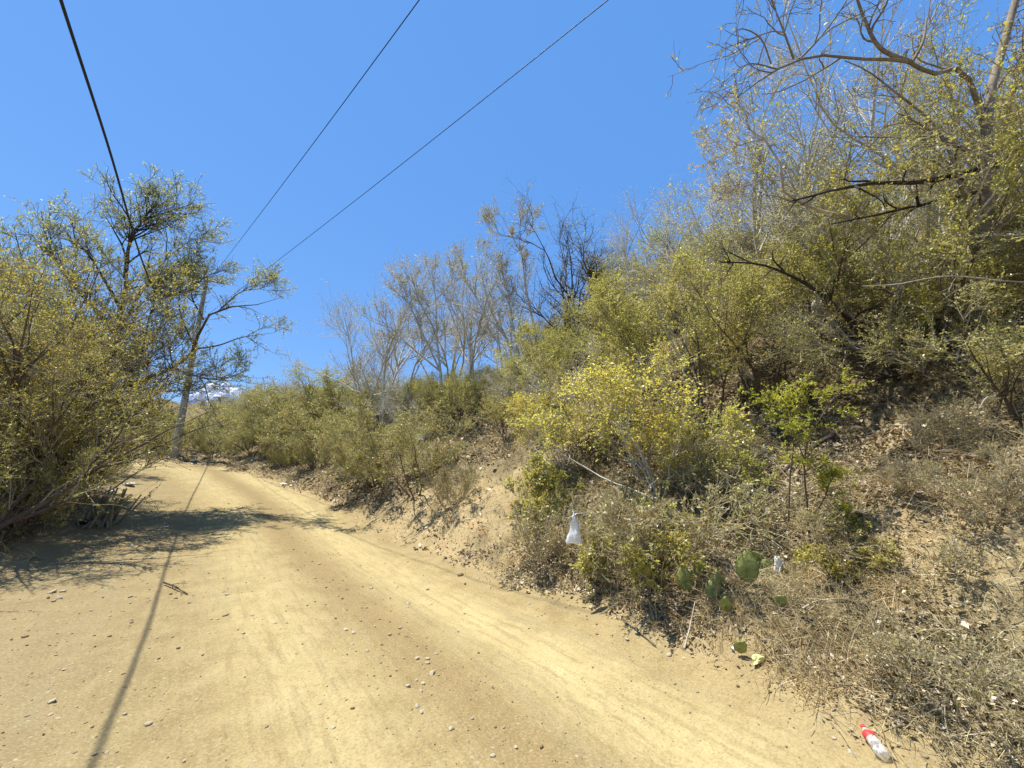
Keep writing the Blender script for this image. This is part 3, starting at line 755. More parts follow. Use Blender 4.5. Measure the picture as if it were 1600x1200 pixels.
LEFT = [
 ('gold', -90, 10.5, 330, 'golden-brown thorny tree mostly cut off by the left edge of the picture'),
 ('gold', 10, 11.3, 470, 'golden-olive bushy tree nearest on the left, above the shaded verge'),
 ('gold', 50, 13, 385, 'golden-leaved thorny tree just behind the nearest one on the left'),
 ('gold', 75, 14.2, 425, 'golden-leaved tree in the middle of the left thicket'),
 ('gold', 20, 14.5, 325, 'tall golden tree deep in the left thicket by the picture edge'),
 ('gold', 65, 16.5, 470, 'golden-olive tree over the litter heap on the left'),
 ('green', 45, 17, 330, 'dark green tree standing deep in the left thicket'),
 ('olive', 60, 12.8, 640, 'dark olive bush low in the shade of the nearest golden trees'),
 ('olive', 95, 15, 640, 'dark olive bush behind the stalk clump'),
 ('olive', 128, 18, 640, 'dark olive bush under the arching branch at left'),
 ('dull', 160, 21, 650, 'dark olive bush at the left road edge under the arching branch tips'),
 ('olive', 120, 21, 560, 'olive tree behind the left thicket seen through its branches'),
 ('olive', 180, 29, 600, 'olive tree across the bend behind the left thicket'),
 ('olive', 215, 31, 618, 'olive tree across the bend left of the concrete pole'),
 ('olive', 232, 32, 640, 'olive bush across the bend close left of the concrete pole'),
 ('olive', 300, 32, 668, 'olive bush behind the foot of the concrete pole'),
 ('olive', 326, 31, 675, 'olive bush across the bend right of the pole'),
 ('olive', 310, 42, 662, 'distant olive tree behind the bushes right of the pole'),
 ('olive', 345, 41, 662, 'distant olive tree below the small white cloud'),
 ('bare', 375, 38, 610, 'distant leafless tree right of the small white cloud'),
 ('dull', 312, 29.5, 672, 'dull brown bush right of the pole foot'),
 ('dull', 235, 30, 660, 'dull brown bush left of the pole foot'),
 ('dull', 5, 11.0, 700, 'brown thorn bush at the left edge by the shaded verge'),
 ('dull', 60, 12.2, 720, 'brown thorn bush at the foot of the left thicket'),
 ('dull', 125, 15.5, 700, 'dark thorn bush beside the litter heap on the left'),
 ('dull', 150, 19, 690, 'low thorn bush under the arching branch'),
 ('dull', 190, 24, 690, 'low dry bush at the inner corner of the bend'),
]
for key, px, rr, py, lab in LEFT:
    x, y = by_az(px, 740, rr)
    plant(key, x, y, max(.9, topH(px, py, x, y)), lab, 'tree' if key != 'dull' else 'bush', 'left thicket', lean=.05, wide=.85)

# --- green sapling with feathery foliage
g = hit(1265, 858); d0 = to_px(g)[2]
P0, R0 = limbs([
 ([g - [0, 0, .1], (1262, 800, d0), (1257, 720, d0), (1266, 660, d0), (1255, 600, d0 + .05)], .013, .004),
 ([(1264, 815, d0), (1290, 775, d0 - .05), (1300, 740, d0 - .05)], .007, .003),
 ([(1258, 720, d0), (1240, 680, d0), (1215, 650, d0), (1195, 625, d0)], .007, .003),
 ([(1262, 690, d0), (1290, 640, d0), (1320, 600, d0)], .007, .003),
 ([(1232, 815, d0 + .1), (1235, 740, d0 + .1), (1240, 690, d0 + .1), (1230, 620, d0 + .1)], .010, .004),
], 14)
P1, R1 = sprout(rl, P0, R0, 17, .42, 1, .9, .26, .3, .004, 6, .1, .0, .5, .15)
P2, R2 = sprout(rl, P1, R1, 9, .1, 1, .9, .09, .25, .0018, 5, .06, -.03, .6, .0)
sp = finish_plant('sapling', g, [(P0, R0, 7), (P1, R1, 4), (P2, R2, 3)], [leaves(rl, P2, 16, .017, .05, narrow=.4)], M_BARK_BROWN, M_LF_FEATHER, M_LF_FEATHER)
tag(sp, 'slender green sapling with feathery leaves standing on the slope', 'sapling')
for px, py, lab, hh in ((1190, 815, 'small feathery green seedling left of the slender sapling', .75), (1335, 850, 'tiny feathery green seedling right of the slender sapling', .35)):
    g = hit(px, py); K = 4
    P0, R0 = grow(rl, np.tile(g, (K, 1)) + rl.normal(0, .03, (K, 3)) * [1, 1, 0], rl.normal(0, .35, (K, 3)) + [0, 0, 1], np.full(K, hh) * rl.uniform(.7, 1.1, K), np.full(K, .006), np.full(K, .002), 8, .12, .02)
    P1, R1 = sprout(rl, P0, R0, 8, .3, 1, .9, .16, .3, .003, 5, .1, 0, .5, .15)
    P2, R2 = sprout(rl, P1, R1, 5, .1, 1, .9, .07, .25, .0015, 4, .06, -.03, .6, 0.)
    tag(finish_plant('seedling', g, [(P0, R0, 5), (P1, R1, 4), (P2, R2, 3)], [leaves(rl, P2, 12, .016, .05, narrow=.4)], M_BARK_BROWN, M_LF_FEATHER, M_LF_FEATHER), lab, 'seedling')

# --- fallen branches and sticks
def stick(name, pts, r0, r1, label, mat, cat='branch', group=None, sub=0, subL=.4, seed=1):
    r_ = np.random.default_rng(seed)
    P = resample(pts, 16)[None]; R = np.linspace(r0, r1, 16)[None]
    P = P + np.cumsum(r_.normal(0, r0 * .15, P.shape), 1)
    V, Fa = tubes(P, R, 7)
    if sub:
        P1, R1 = sprout(r_, P, R, np.array([sub]), .1, 1, .8, subL, .4, r0 * .4, 7, .18, 0, .3, 0.)
        v, f = tubes(P1, R1, 4); Fa = np.vstack([Fa, f + len(V)]); V = np.vstack([V, v])
        P2, R2 = sprout(r_, P1, R1, 4, .1, 1, .8, subL * .4, .4, r0 * .15, 5, .2, 0, .4, 0.)
        if len(P2):
            v, f = tubes(P2, R2, 3); Fa = np.vstack([Fa, f + len(V)]); V = np.vstack([V, v])
    o0 = V.mean(0)
    return tag(link(name, mesh_np(name, V - o0, Fa, mat, smooth=True), None, o0), label, cat, group)
def gp(px, py, dz=.03):
    p = hit(px, py); return p + [0, 0, dz]
stick('fallen_branch', [at_depth(1640, 225, dp + .3), at_depth(1540, 262, dp), at_depth(1450, 285, dp), at_depth(1350, 290, dp + .1), at_depth(1240, 318, dp + .3)], .06, .012, 'dark broken branch hanging level across the big trunk at right', M_BARK_DARK, sub=12, subL=.5, seed=2)
stick('fallen_branch', [at_depth(1640, 262, dp + .5), at_depth(1520, 300, dp + .3), at_depth(1400, 330, dp + .3), at_depth(1300, 352, dp + .3)], .045, .01, 'thinner dark branch hanging just below the level one at right', M_BARK_DARK, sub=10, subL=.5, seed=3)
stick('fallen_branch', [gp(1510, 598, .1), gp(1430, 600, .15), gp(1350, 612, .12), gp(1260, 630, .1)], .035, .01, 'dark fallen branch lying across the bare patch of slope', M_BARK_DARK, sub=12, subL=.4, seed=4)
stick('leaning_trunk', [gp(1405, 590, -.1), at_depth(1330, 500, dq), at_depth(1260, 440, dq), at_depth(1195, 412, dq), at_depth(1130, 405, dq)], .05, .012, 'dark trunk leaning far downhill above the green sapling', M_BARK_DARK, 'trunk', sub=12, subL=.7, seed=5)
w1 = hit(1180, 590); dw = to_px(w1)[2]
stick('leaning_trunk', [w1 - [0, 0, .1], at_depth(1130, 540, dw), at_depth(1080, 510, dw), at_depth(1030, 470, dw), at_depth(1000, 420, dw)], .03, .008, 'pale thin trunk leaning left above the brightest yellow shrub', M_BARK_GREY, 'trunk', sub=10, subL=.6, seed=6)
stick('fallen_branch', [gp(1305, 690, .1), gp(1240, 735, .12), gp(1200, 765, .05)], .035, .015, 'short dark stump branch behind the green sapling', M_BARK_DARK, sub=4, subL=.3, seed=7)
stick('vine_stem', [at_depth(1640, 445, dp - .9), at_depth(1560, 438, dp - .9), at_depth(1480, 432, dp - .8), at_depth(1400, 445, dp - .7), at_depth(1345, 448, dp - .6)], .011, .005, 'pale bent vine stem crossing the thicket at right', M_BARK_PALE, 'vine', sub=3, subL=.3, seed=8)
stick('vine_stem', [gp(1535, 690, 0), at_depth(1530, 640, dp - 1.2), at_depth(1545, 620, dp - 1.2), at_depth(1560, 622, dp - 1.2)], .010, .005, 'pale looping vine stem near the right edge', M_BARK_PALE, 'vine', seed=9)
stick('stick', [gp(975, 975, .02), gp(1000, 992, .02), gp(1025, 1012, .02)], .008, .005, 'long dark stick along the right road edge', M_BARK_BROWN, 'stick', sub=2, subL=.15, seed=10)
stick('stick', [gp(1070, 1018, .02), gp(1080, 1000, .10), gp(1090, 972, .18)], .008, .004, 'pale forked stick leaning at the road edge below the prickly pear', M_BARK_PALE, 'stick', sub=3, subL=.12, seed=11)
stick('stick', [gp(255, 914, .03), gp(270, 921, .04), gp(292, 930, .02)], .012, .006, 'dark twig lying on the road at left in the shade edge', M_BARK_DARK, 'stick', sub=6, subL=.16, seed=12)
stick('stick', [gp(1345, 1098, .03), gp(1370, 1118, .05)], .005, .004, 'short dark stick just above the bottle', M_BARK_BROWN, 'stick', seed=14)
stick('stick', [gp(1255, 1260 - 300, .04), gp(1280, 950, .05), gp(1320, 945, .05)], .007, .004, 'pale dry stick lying on the slope below the sapling', M_BARK_PALE, 'stick', sub=2, subL=.1, seed=15)

# ------------------------------------------------------------------ ground cover (stuff)
def scatter(n, rmin, rmax, a0, a1, rng, side_want=1, dmin=.0, dmax=14):
    r = np.exp(rng.uniform(math.log(rmin), math.log(rmax), n)); a = np.radians(rng.uniform(a0, a1, n))
    x, y = r * np.sin(a), r * np.cos(a)
    D, side, *_ = road_coords(x, y)
    D = D + .25 * fbm(x * 1.3, y * 1.3, 3)
    ok = (D > dmin) & (D < dmax) & ((side * side_want) > 0)
    return x[ok], y[ok], D[ok]
rs = np.random.default_rng(9)
def build_litter(n, side_want, label):
    x, y, D = scatter(n, 2.2, 30, -62, 66, rs, side_want, -.15)
    dens = fbm(x * .8 + 3, y * .8, 3) + .9 * np.clip((D + .25) / .45, 0, 1) - .45
    for px, py, rad in ((740, 810, 1.1), (690, 830, .9), (640, 815, .8)):
        h = hit(px, py); dens -= 1.2 * np.exp(-((x - h[0]) ** 2 + (y - h[1]) ** 2) / rad ** 2)
    ok = rs.random(len(x)) < np.clip(dens * 1.5, .05, 1); x, y = x[ok], y[ok]; K = len(x)
    z = height(x, y) + rs.uniform(.0, .04, K) + .16 * rs.random(K) * np.clip(fbm(x * 2.2, y * 2.2, 3) + .1, 0, 1)
    rr = np.hypot(x, y)
    size = np.clip(.0078 * rr, .027, .085) * np.exp(np.clip(rs.normal(0, .35, K), -.8, .6))
    nrm = unit(rs.normal(0, .55, (K, 3)) + [0, 0, 1.]); d = unit(np.cross(nrm, rs.normal(0, 1, (K, 3)))); sd = np.cross(nrm, d)
    b = np.stack([x, y, z], 1); s = size[:, None]; wd_ = rs.uniform(.25, .7, K)[:, None]
    curl = rs.uniform(-.1, .35, K)[:, None]
    V = np.stack([b - d * s * .5, b + sd * s * wd_ * .5 + nrm * s * curl, b + d * s * .5 + nrm * s * curl * .5, b - sd * s * wd_ * .5 + nrm * s * curl * .8], 1).reshape(-1, 3)
    t = np.repeat(np.clip(rs.normal(.5, .28, K), 0, 1), 4)
    o = link('leaf_litter', mesh_np('leaf_litter', V, np.arange(4 * K).reshape(K, 4), M_LITTER, tint=t))
    tag(o, label, 'leaf litter', kind='stuff')
build_litter(520000, 1, 'dry fallen leaves covering the slope right of the road')
build_litter(60000, -1, 'dry fallen leaves under the thicket left of the road')

def build_grass(n, side_want, label, blades=16):
    x, y, D = scatter(n, 2.2, 26, -60, 66, rs, side_want, .05, 12)
    dens = fbm(x * .7 - 5, y * .7 + 2, 3) * 1.3 + .75
    for px, py, rad in ((740, 810, 1.3), (690, 830, 1.1), (640, 815, 1.0)):
        h = hit(px, py); dens -= 1.5 * np.exp(-((x - h[0]) ** 2 + (y - h[1]) ** 2) / rad ** 2)
    ok = rs.random(len(x)) < np.clip(dens, .06, 1); x, y = x[ok], y[ok]
    K = len(x) * blades
    bx = np.repeat(x, blades) + rs.normal(0, .07, K); by = np.repeat(y, blades) + rs.normal(0, .07, K)
    bz = height(bx, by) - .01
    rr = np.hypot(bx, by)
    L = np.repeat(np.exp(rs.normal(math.log(.17), .4, len(x))), blades) * rs.uniform(.4, 1.2, K)
    d = unit(rs.normal(0, .55, (K, 3)) + [-.25 * NV[0], -.25 * NV[1], .8])
    P, R = grow(rs, np.stack([bx, by, bz], 1), d, L, np.clip(.0007 * rr, .002, .007), np.full(K, .0008), 4, .12, -.22)
    T = unit(P[:, -1] - P[:, 0]); sd = unit(np.cross(T, rs.normal(0, 1, (K, 3))))
    V = np.stack([P - sd[:, None] * R[..., None], P + sd[:, None] * R[..., None]], 2).reshape(-1, 3)
    i = np.arange(K)[:, None] * 8 + np.arange(3)[None] * 2
    Fq = np.stack([i, i + 1, i + 3, i + 2], -1).reshape(-1, 4)
    t = np.repeat(np.clip(rs.normal(.5, .25, K), 0, 1), 8)
    o = link('dry_grass', mesh_np('dry_grass', V, Fq, M_STRAW, tint=t))
    tag(o, label, 'dry grass', kind='stuff')
build_grass(17000, 1, 'dry straw-coloured grass on the slope right of the road')
build_grass(5000, -1, 'dry straw-coloured grass along the left verge')

def build_twigs(n):
    x, y, D = scatter(n, 2.2, 22, -50, 66, rs, 1, .15, 12); K = len(x)
    z = height(x, y) + rs.uniform(.005, .09, K)
    d = unit(rs.normal(0, 1, (K, 3)) * [1, 1, .35] + [0, 0, .1]); rr = np.hypot(x, y)
    P, R = grow(rs, np.stack([x, y, z], 1), d, rs.uniform(.1, .45, K), np.clip(.0004 * rr, .0014, .004), np.full(K, .0008), 5, .16, 0.)
    V, Fq = tubes(P, R, 3)
    tag(link('twig_debris', mesh_np('twig_debris', V, Fq, M_TWIG)), 'thin dead twigs strewn over the slope', 'twigs', kind='stuff')
build_twigs(22000)

# ------------------------------------------------------------------ stones and gravel
def stone_mesh(rng, sub=2):
    import bmesh
    bm = bmesh.new(); bmesh.ops.create_icosphere(bm, subdivisions=sub, radius=1)
    ax = rng.normal(0, 1, (7, 3)); ax /= np.linalg.norm(ax, axis=1, keepdims=True); of = rng.uniform(.55, .85, 7)
    for v in bm.verts:
        c = np.array(v.co)
        for a, o in zip(ax, of):
            q = c @ a
            if q > o: c = c - a * (q - o) * .9
        c = c * (1 + rng.normal(0, .03)); v.co = c * [1, .75, .5]
    me = bpy.data.meshes.new('stone'); bm.to_mesh(me); bm.free(); me.materials.append(M_STONE)
    return me
SM = [stone_mesh(np.random.default_rng(40 + k)) for k in range(6)]
ST = [(540, 985, 9), (553, 990, 10), (626, 982, 10), (638, 944, 8), (550, 1008, 8), (573, 1018, 9), (652, 1030, 9), (668, 1030, 9), (682, 1022, 8), (668, 1036, 8), (675, 1053, 13), (650, 1064, 7), (661, 1069, 9), (637, 1073, 10), (657, 1080, 8),
      (652, 1104, 9), (659, 1114, 9), (705, 1140, 12), (521, 1138, 8), (770, 1182, 11), (806, 1168, 9), (669, 921, 8), (714, 988, 7), (580, 920, 9), (80, 1098, 12), (232, 1132, 11), (42, 1120, 8), (78, 1118, 8), (166, 1178, 8), (100, 1047, 7), (82, 926, 12), (98, 925, 10), (92, 936, 9), (204, 933, 8),
      (826, 945, 8), (925, 951, 12), (980, 1000, 8), (1045, 1024, 10), (1304, 1155, 8), (1368, 1145, 9), (1330, 1177, 13), (500, 1100, 6), (355, 930, 7), (340, 968, 6), (430, 975, 6), (380, 990, 7), (395, 962, 6), (287, 1190, 7)]
for k, (px, py, w) in enumerate(ST):
    p = hit(px, py); dep = to_px(p)[2]; r = w * .5 / F_PX * dep * 1.1
    o = link('stone', SM[k % 6], None, p + [0, 0, r * .10]); o.scale = (r, r, r); o.rotation_euler = (random.uniform(-.3, .3), random.uniform(-.3, .3), random.uniform(0, 6))
    if px < 300: lab, gr = 'pale stone lying on the brownish left part of the dirt road', 'stones on the left of the road'
    elif px < 800: lab, gr = 'pale stone lying on the gravelly middle of the dirt road', 'stones in the middle of the road'
    else: lab, gr = 'pale stone lying along the right edge of the dirt road', 'stones along the right road edge'
    tag(o, lab, 'stone', gr)
def gravel(n):
    r = np.exp(rs.uniform(math.log(2.2), math.log(16), n)); a = np.radians(rs.uniform(-55, 45, n))
    x, y = r * np.sin(a), r * np.cos(a)
    D, side, lat, lon, s, w = road_coords(x, y)
    pr = .25 + .9 * np.exp(-((lat - .95) / .4) ** 2) + .6 * (lat < -.8) + .7 * (np.abs(D) < .5)
    ok = (D < .5) & (rs.random(n) < np.clip(pr * (.5 + 1.2 * (fbm(x * .8, y * .8, 3) + .3)), 0, 1)); x, y, r = x[ok], y[ok], r[ok]
    me = SM[0]
    import bmesh
    b = bmesh.new(); bmesh.ops.create_icosphere(b, subdivisions=1, radius=1)
    bv = np.array([v.co[:] for v in b.verts]); bf = np.array([[v.index for v in f.verts] for f in b.faces]); b.free()
    K = len(x); size = np.exp(rs.normal(math.log(.0043), .55, K)) * np.clip(r / 4, .8, 1.8)
    V = bv[None] * (1 + rs.normal(0, .16, (K, len(bv), 1))) * np.stack([rs.uniform(.7, 1.4, K), rs.uniform(.6, 1.1, K), rs.uniform(.4, .8, K)], 1)[:, None]
    an = rs.uniform(0, 6.3, K); c, s_ = np.cos(an)[:, None], np.sin(an)[:, None]
    V = np.stack([V[..., 0] * c - V[..., 1] * s_, V[..., 0] * s_ + V[..., 1] * c, V[..., 2]], -1) * size[:, None, None]
    V += np.stack([x, y, height(x, y) + size * .2], 1)[:, None]
    Fq = (bf[None] + np.arange(K)[:, None, None] * len(bv)).reshape(-1, 3)
    m, nt = nodes_of('gravel'); 
    col = mixc(nt, attr(nt, 'tint'), (.16, .115, .06), (.38, .31, .195)); principled(nt, col, .9, None, .15)
    tag(link('gravel', mesh_np('gravel', V.reshape(-1, 3), Fq, m, tint=np.repeat(rs.random(K), len(bv)), smooth=False)), 'small loose gravel scattered over the dirt road', 'gravel', kind='stuff')
gravel(9500)

# ------------------------------------------------------------------ pole and wires
pb = np.array([-17.51, 20.91, 0]); pb[2] = hgt(pb[0], pb[1])
PH = EYE + ray(329, 432)[2] * (20.91 / ray(329, 432)[1]) - pb[2]
def pole():
    e = empty('utility_pole', pb)
    tag(e, 'tapered concrete utility pole at the bend in the road', 'utility pole')
    # octagonal shaft, holes not cut into it
    n = 24; z = np.linspace(-.4, PH, n); r = np.interp(z, [0, PH], [.19, .10])
    sd = 8; an = np.arange(sd) * 2 * PI / sd + PI / 8
    V = np.stack([np.cos(an)[None] * r[:, None], np.sin(an)[None] * r[:, None], np.broadcast_to(z[:, None], (n, sd))], -1).reshape(-1, 3)
    i = np.arange(n - 1)[:, None] * sd; k = np.arange(sd)[None]; k2 = (k + 1) % sd
    Fq = np.stack([i + k, i + k2, i + sd + k2, i + sd + k], -1).reshape(-1, 4)
    V = np.vstack([V, [[0, 0, PH + .03]]]); cap = np.stack([np.full(sd, len(V) - 1), (n - 1) * sd + np.arange(sd), (n - 1) * sd + (np.arange(sd) + 1) % sd], 1)
    link('shaft', mesh_np('pole_shaft', V, [Fq, cap], M_CONC), e)
    # small climbing-step holes, their inner shade put on as raised dark-coloured plugs
    d = np.array([-pb[0], -pb[1], 0]); d /= np.linalg.norm(d)
    pts, rad = [], []
    for zz in np.arange(.9, PH - 1, .55):
        rr = np.interp(zz, [0, PH], [.19, .10]) * .95
        pts.append([d * (rr - .03) + [0, 0, zz], d * (rr + .012) + [0, 0, zz]]); rad.append([.022, .022])
    V, Fq = tubes(np.array(pts), np.array(rad), 8)
    nb = len(pts); caps = [np.arange(8)[::1] + (m * 2 + 1) * 8 for m in range(nb)]
    link('step_hole_plugs', mesh_np('pole_hole_plugs', V, [Fq, np.array(caps)], M_BARK_DARK), e)
    perp = np.array([-d[1], d[0], 0])
    P = np.array([[perp * -.75 + [0, 0, PH - .25] + d * .12, perp * .75 + [0, 0, PH - .25] + d * .12]])
    V, Fq = tubes(P, np.array([[.05, .05]]), 4)
    link('crossarm', mesh_np('pole_arm', V, [Fq, np.array([[0, 1, 2, 3], [7, 6, 5, 4]])], M_BARK_GREY), e)
    for off in (-.65, .65):
        P = (perp * off + d * .12)[None, None] + np.array([[[0, 0, PH - .22 + q] for q in (0, .05, .06, .1, .11, .16)]])
        V, Fq = tubes(P, np.array([[.02, .02, .045, .045, .03, .012]]), 10)
        link('insulator', mesh_np('insulator', V, Fq, M_STEEL), e)
    return e
pole()
def cable(name, pts, r, label, sides=8):
    P = resample(pts, 90)[None]; V, Fq = tubes(P, np.full((1, 90), r), sides)
    o0 = V.mean(0)
    tag(link(name, mesh_np(name, V - o0, Fq, M_CABLE, smooth=True), None, o0), label, 'wire', 'overhead wires')
def zat(px, py, z):
    r = ray(px, py); t = (z - EYE) / r[2]; return np.array([0, 0, EYE]) + r * t
def xyat(px, py, y):
    r = ray(px, py); t = y / r[1]; return np.array([0, 0, EYE]) + r * t
a, b = zat(95, 0, 6.0), zat(165, 215, 6.0)
m = zat(216, 390, 6.12)
a0 = a + (a - b) / np.linalg.norm(a - b) * 16; a0[2] += .9
cable('thick_cable', [a0, a, b, m, xyat(303, 552, 20.8)], .0155, 'thick black cable overhead at left running to the concrete pole')
e2 = xyat(329, 436, 20.8); p2 = zat(655, 0, 9.0); q2 = p2 + (p2 - e2) * .9; q2[2] += .8
mid = xyat(480, 248, (p2[1] + e2[1]) * .42)
cable('power_wire', [q2, p2, e2], .0085, 'thin black power wire in the middle of the sky, running to the pole top', 6)
e3 = xyat(324, 492, 20.85); p3 = zat(950, 0, 9.0); q3 = p3 + (p3 - e3) * .9; q3[2] += .8
cable('power_wire', [q3, p3, e3], .0085, 'thin black power wire at right in the sky, longest slanting one', 6)

# ------------------------------------------------------------------ cloud far beyond the bend
def cloud():
    import bmesh
    rc = np.random.default_rng(8); bm = bmesh.new()
    dist = 2600.
    for k in range(150):
        u = rc.uniform(0, 1); px = 296 + 116 * u
        top = 590 + 26 * abs(u - .45) ** 1.2 * 2
        py = rc.uniform(top + 8, 668); rad = rc.uniform(3, 9) * (1 - .4 * abs(u - .4))
        c = at_depth(px, py, dist + rc.uniform(-60, 60)); R = rad / F_PX * dist
        bmesh.ops.create_icosphere(bm, subdivisions=3, radius=R, matrix=Matrix.Translation(Vector(c)))
    V = np.array([v.co[:] for v in bm.verts])
    ctr = V.mean(0)
    dn = fbm(V[:, 0] * .03, V[:, 2] * .03, 3) * 12 + fbm(V[:, 1] * .05, V[:, 2] * .05 + 7, 2) * 6
    dirn = unit(V - ctr)
    for v, dd, n in zip(bm.verts, dn, dirn): v.co = Vector(np.array(v.co) + n * dd - ctr)
    me = bpy.data.meshes.new('cloud'); bm.to_mesh(me); bm.free()
    for p in me.polygons: p.use_smooth = True
    m, nt = nodes_of('cloud_white')
    d = N(nt, 'ShaderNodeBsdfDiffuse'); d.inputs[0].default_value = (.9, .9, .92, 1)
    t = N(nt, 'ShaderNodeBsdfTranslucent'); t.inputs[0].default_value = (.9, .9, .92, 1)
    mx = N(nt, 'ShaderNodeMixShader'); mx.inputs[0].default_value = .4
    nt.links.new(d.outputs[0], mx.inputs[1]); nt.links.new(t.outputs[0], mx.inputs[2])
    o = N(nt, 'ShaderNodeOutputMaterial'); nt.links.new(mx.outputs[0], o.inputs[0])
    me.materials.append(m)
    tag(link('cloud', me, None, ctr), 'small white cumulus cloud low over the bend in the road', 'cloud')
cloud()

# ------------------------------------------------------------------ prickly pear
def pad_mesh(rng, name, mat):
    """flat obovate cactus pad, base at the origin, growing along +Z, about 1 high"""
    nu, nv = 20, 11; V = []
    for j in range(nv):
        t = j / (nv - 1); wz = t
        half = .33 * math.sin(PI * min(1, .04 + .96 * t) ** .80) ** .62 + (.04 if j == 0 else 0)
        half *= 1 + .05 * math.sin(5 * t)
        th = .075 * math.sin(PI * (.08 + .88 * t)) ** .6
        for i in range(nu):
            a = 2 * PI * i / nu
            V.append((half * math.cos(a), th * math.sin(a) + .05 * (t - .5) ** 2, wz))
    V = np.array(V) + rng.normal(0, .006, (nu * nv, 3))
    i = np.arange(nv - 1)[:, None] * nu; k = np.arange(nu)[None]; k2 = (k + 1) % nu
    Fq = np.stack([i + k, i + k2, i + nu + k2, i + nu + k], -1).reshape(-1, 4)
    return mesh_np(name, V, [Fq, np.arange((nv - 1) * nu, nv * nu)[None]], mat, smooth=True)
def cactus_mat():
    m, nt = nodes_of('cactus_skin'); tc = N(nt, 'ShaderNodeTexCoord')
    f = noise(nt, tc.outputs['Object'], 4, 4); vo = N(nt, 'ShaderNodeTexVoronoi'); vo.inputs['Scale'].default_value = 7
    nt.links.new(tc.outputs['Object'], vo.inputs['Vector'])
    c = mixc(nt, ramp(nt, f, .35, .65), (.13, .16, .035), (.27, .30, .085))
    c = mixc(nt, ramp(nt, vo.outputs['Distance'], .12, .06, 0, .85), c, (.52, .48, .30))
    sc2 = noise(nt, tc.outputs['Object'], 7, 5, .7)
    c = mixc(nt, ramp(nt, sc2, .56, .66, 0, .7), c, (.36, .31, .16))
    principled(nt, c, .6, (vo.outputs['Distance'], .3, .01), .3)
    return m
M_CACT = cactus_mat()
def pads(name, base_px, specs, label):
    b = hit(*base_px); dep = to_px(b)[2]
    e = empty(name, b); tag(e, label, 'cactus')
    for k, (px, py, hpx, roll, yaw, tip) in enumerate(specs):
        o = link('pad', pad_mesh(np.random.default_rng(60 + k), 'cactus_pad', M_CACT), e)
        pg = hit(px, py); dk = to_px(pg)[2]
        p = at_depth(px, py, dk - .05) - b
        o.location = p; s = 1.08 * hpx / F_PX * dk; o.scale = (s, s, s)
        o.rotation_euler = (tip, roll, yaw)
yw = -.45
pads('prickly_pear', (1120, 935), [(1074, 922, 34, -.1, yw, .1), (1088, 898, 25, .5, yw, 0), (1168, 908, 44, .05, yw, .1), (1182, 890, 26, 1.0, yw, .15), (1190, 880, 22, -.6, yw, .4), (1112, 932, 28, .3, yw, -.2), (1128, 918, 24, -.4, yw + .8, .1), (1212, 945, 24, .6, yw, .6), (1134, 955, 26, .1, yw, .5)],
     'prickly pear cactus with flat green pads at the foot of the slope')
pads('prickly_pear', (1165, 832), [(1161, 830, 36, .05, yw + 1.1, .1), (1152, 846, 18, .5, yw, .3)], 'single upright dark prickly pear pad higher up the slope')
pads('prickly_pear', (1155, 1020), [(1152, 1018, 24, .5, yw, .5)], 'low prickly pear pad beside the yellow wrapper')

# --- clump of grey stems on the left (upright cactus-like stalks)
g = hit(150, 822); K = 46; rr_ = np.random.default_rng(12)
base = np.tile(g, (K, 1)) + rr_.normal(0, .16, (K, 3)) * [1, 1, 0] - [0, 0, .08]
d = rr_.normal(0, .28, (K, 3)) + [.30, .1, 1]
P, R = grow(rr_, base, d, rr_.uniform(.45, .95, K), np.full(K, .022), np.full(K, .015), 9, .05, .02)
V, Fq = tubes(P, R, 7); nn = 9 * 7
caps = np.array([[m_ * nn + 8 * 7 + q for q in range(7)] for m_ in range(K)])
M_STALK = bark_mat('grey_green_stalk', (.13, .13, .085), (.30, .28, .20))
tag(link('stalk_clump', mesh_np('stalk_clump', V - g, [Fq, caps], M_STALK, smooth=True), None, g), 'clump of stiff grey-green stalks at the foot of the left thicket', 'cactus')

# ------------------------------------------------------------------ litter
def crumple(name, p, size, mat, label, cat, seed, flat=.45, group=None):
    import bmesh
    r_ = np.random.default_rng(seed); bm = bmesh.new(); bmesh.ops.create_icosphere(bm, subdivisions=4, radius=1)
    V = np.array([v.co[:] for v in bm.verts])
    rad = np.ones(len(V))
    for k in range(22):
        a = unit(r_.normal(0, 1, 3)); o = r_.uniform(.25, .8); q = V @ a
        V = np.where((q > o)[:, None], V - np.outer((q - o) * r_.uniform(.5, 1.5), a), V)
    for k in range(10):
        a = unit(r_.normal(0, 1, 3)); fq = r_.uniform(5, 12)
        V = V + np.outer(.06 * np.abs(np.sin(V @ a * fq)), unit(r_.normal(0, 1, 3)))
    V = V * np.array(size) * [1, 1, flat]
    V[:, 2] -= V[:, 2].min() + .12 * size[2] * flat
    for v, c in zip(bm.verts, V): v.co = c
    me = bpy.data.meshes.new(name); bm.to_mesh(me); bm.free(); me.materials.append(mat)
    o = link(name, me, None, p); o.rotation_euler = (0, 0, r_.uniform(0, 6))
    return tag(o, label, cat, group)
def lit(px, py, wpx, mat, label, cat, seed, flat=.5, name='plastic_scrap', asp=.7):
    p = hit(px, py); s = wpx * .5 / F_PX * to_px(p)[2]
    return crumple(name, p, (s, s * asp, s * .8), mat, label, cat, seed, flat)
lit(1215, 899, 38, M_WHITEP, 'crumpled white plastic beside the prickly pear pads', 'litter', 1, 1.2)
lit(1203, 806, 14, M_WHITEP, 'small white plastic scrap higher up left of the sapling', 'litter', 2, 1.)
lit(1144, 851, 13, M_WHITEP, 'tiny white scrap above the prickly pear', 'litter', 3, .7)
lit(1120, 870, 10, M_WHITEP, 'pale scrap left of the prickly pear\'s largest pad', 'litter', 4, .7)
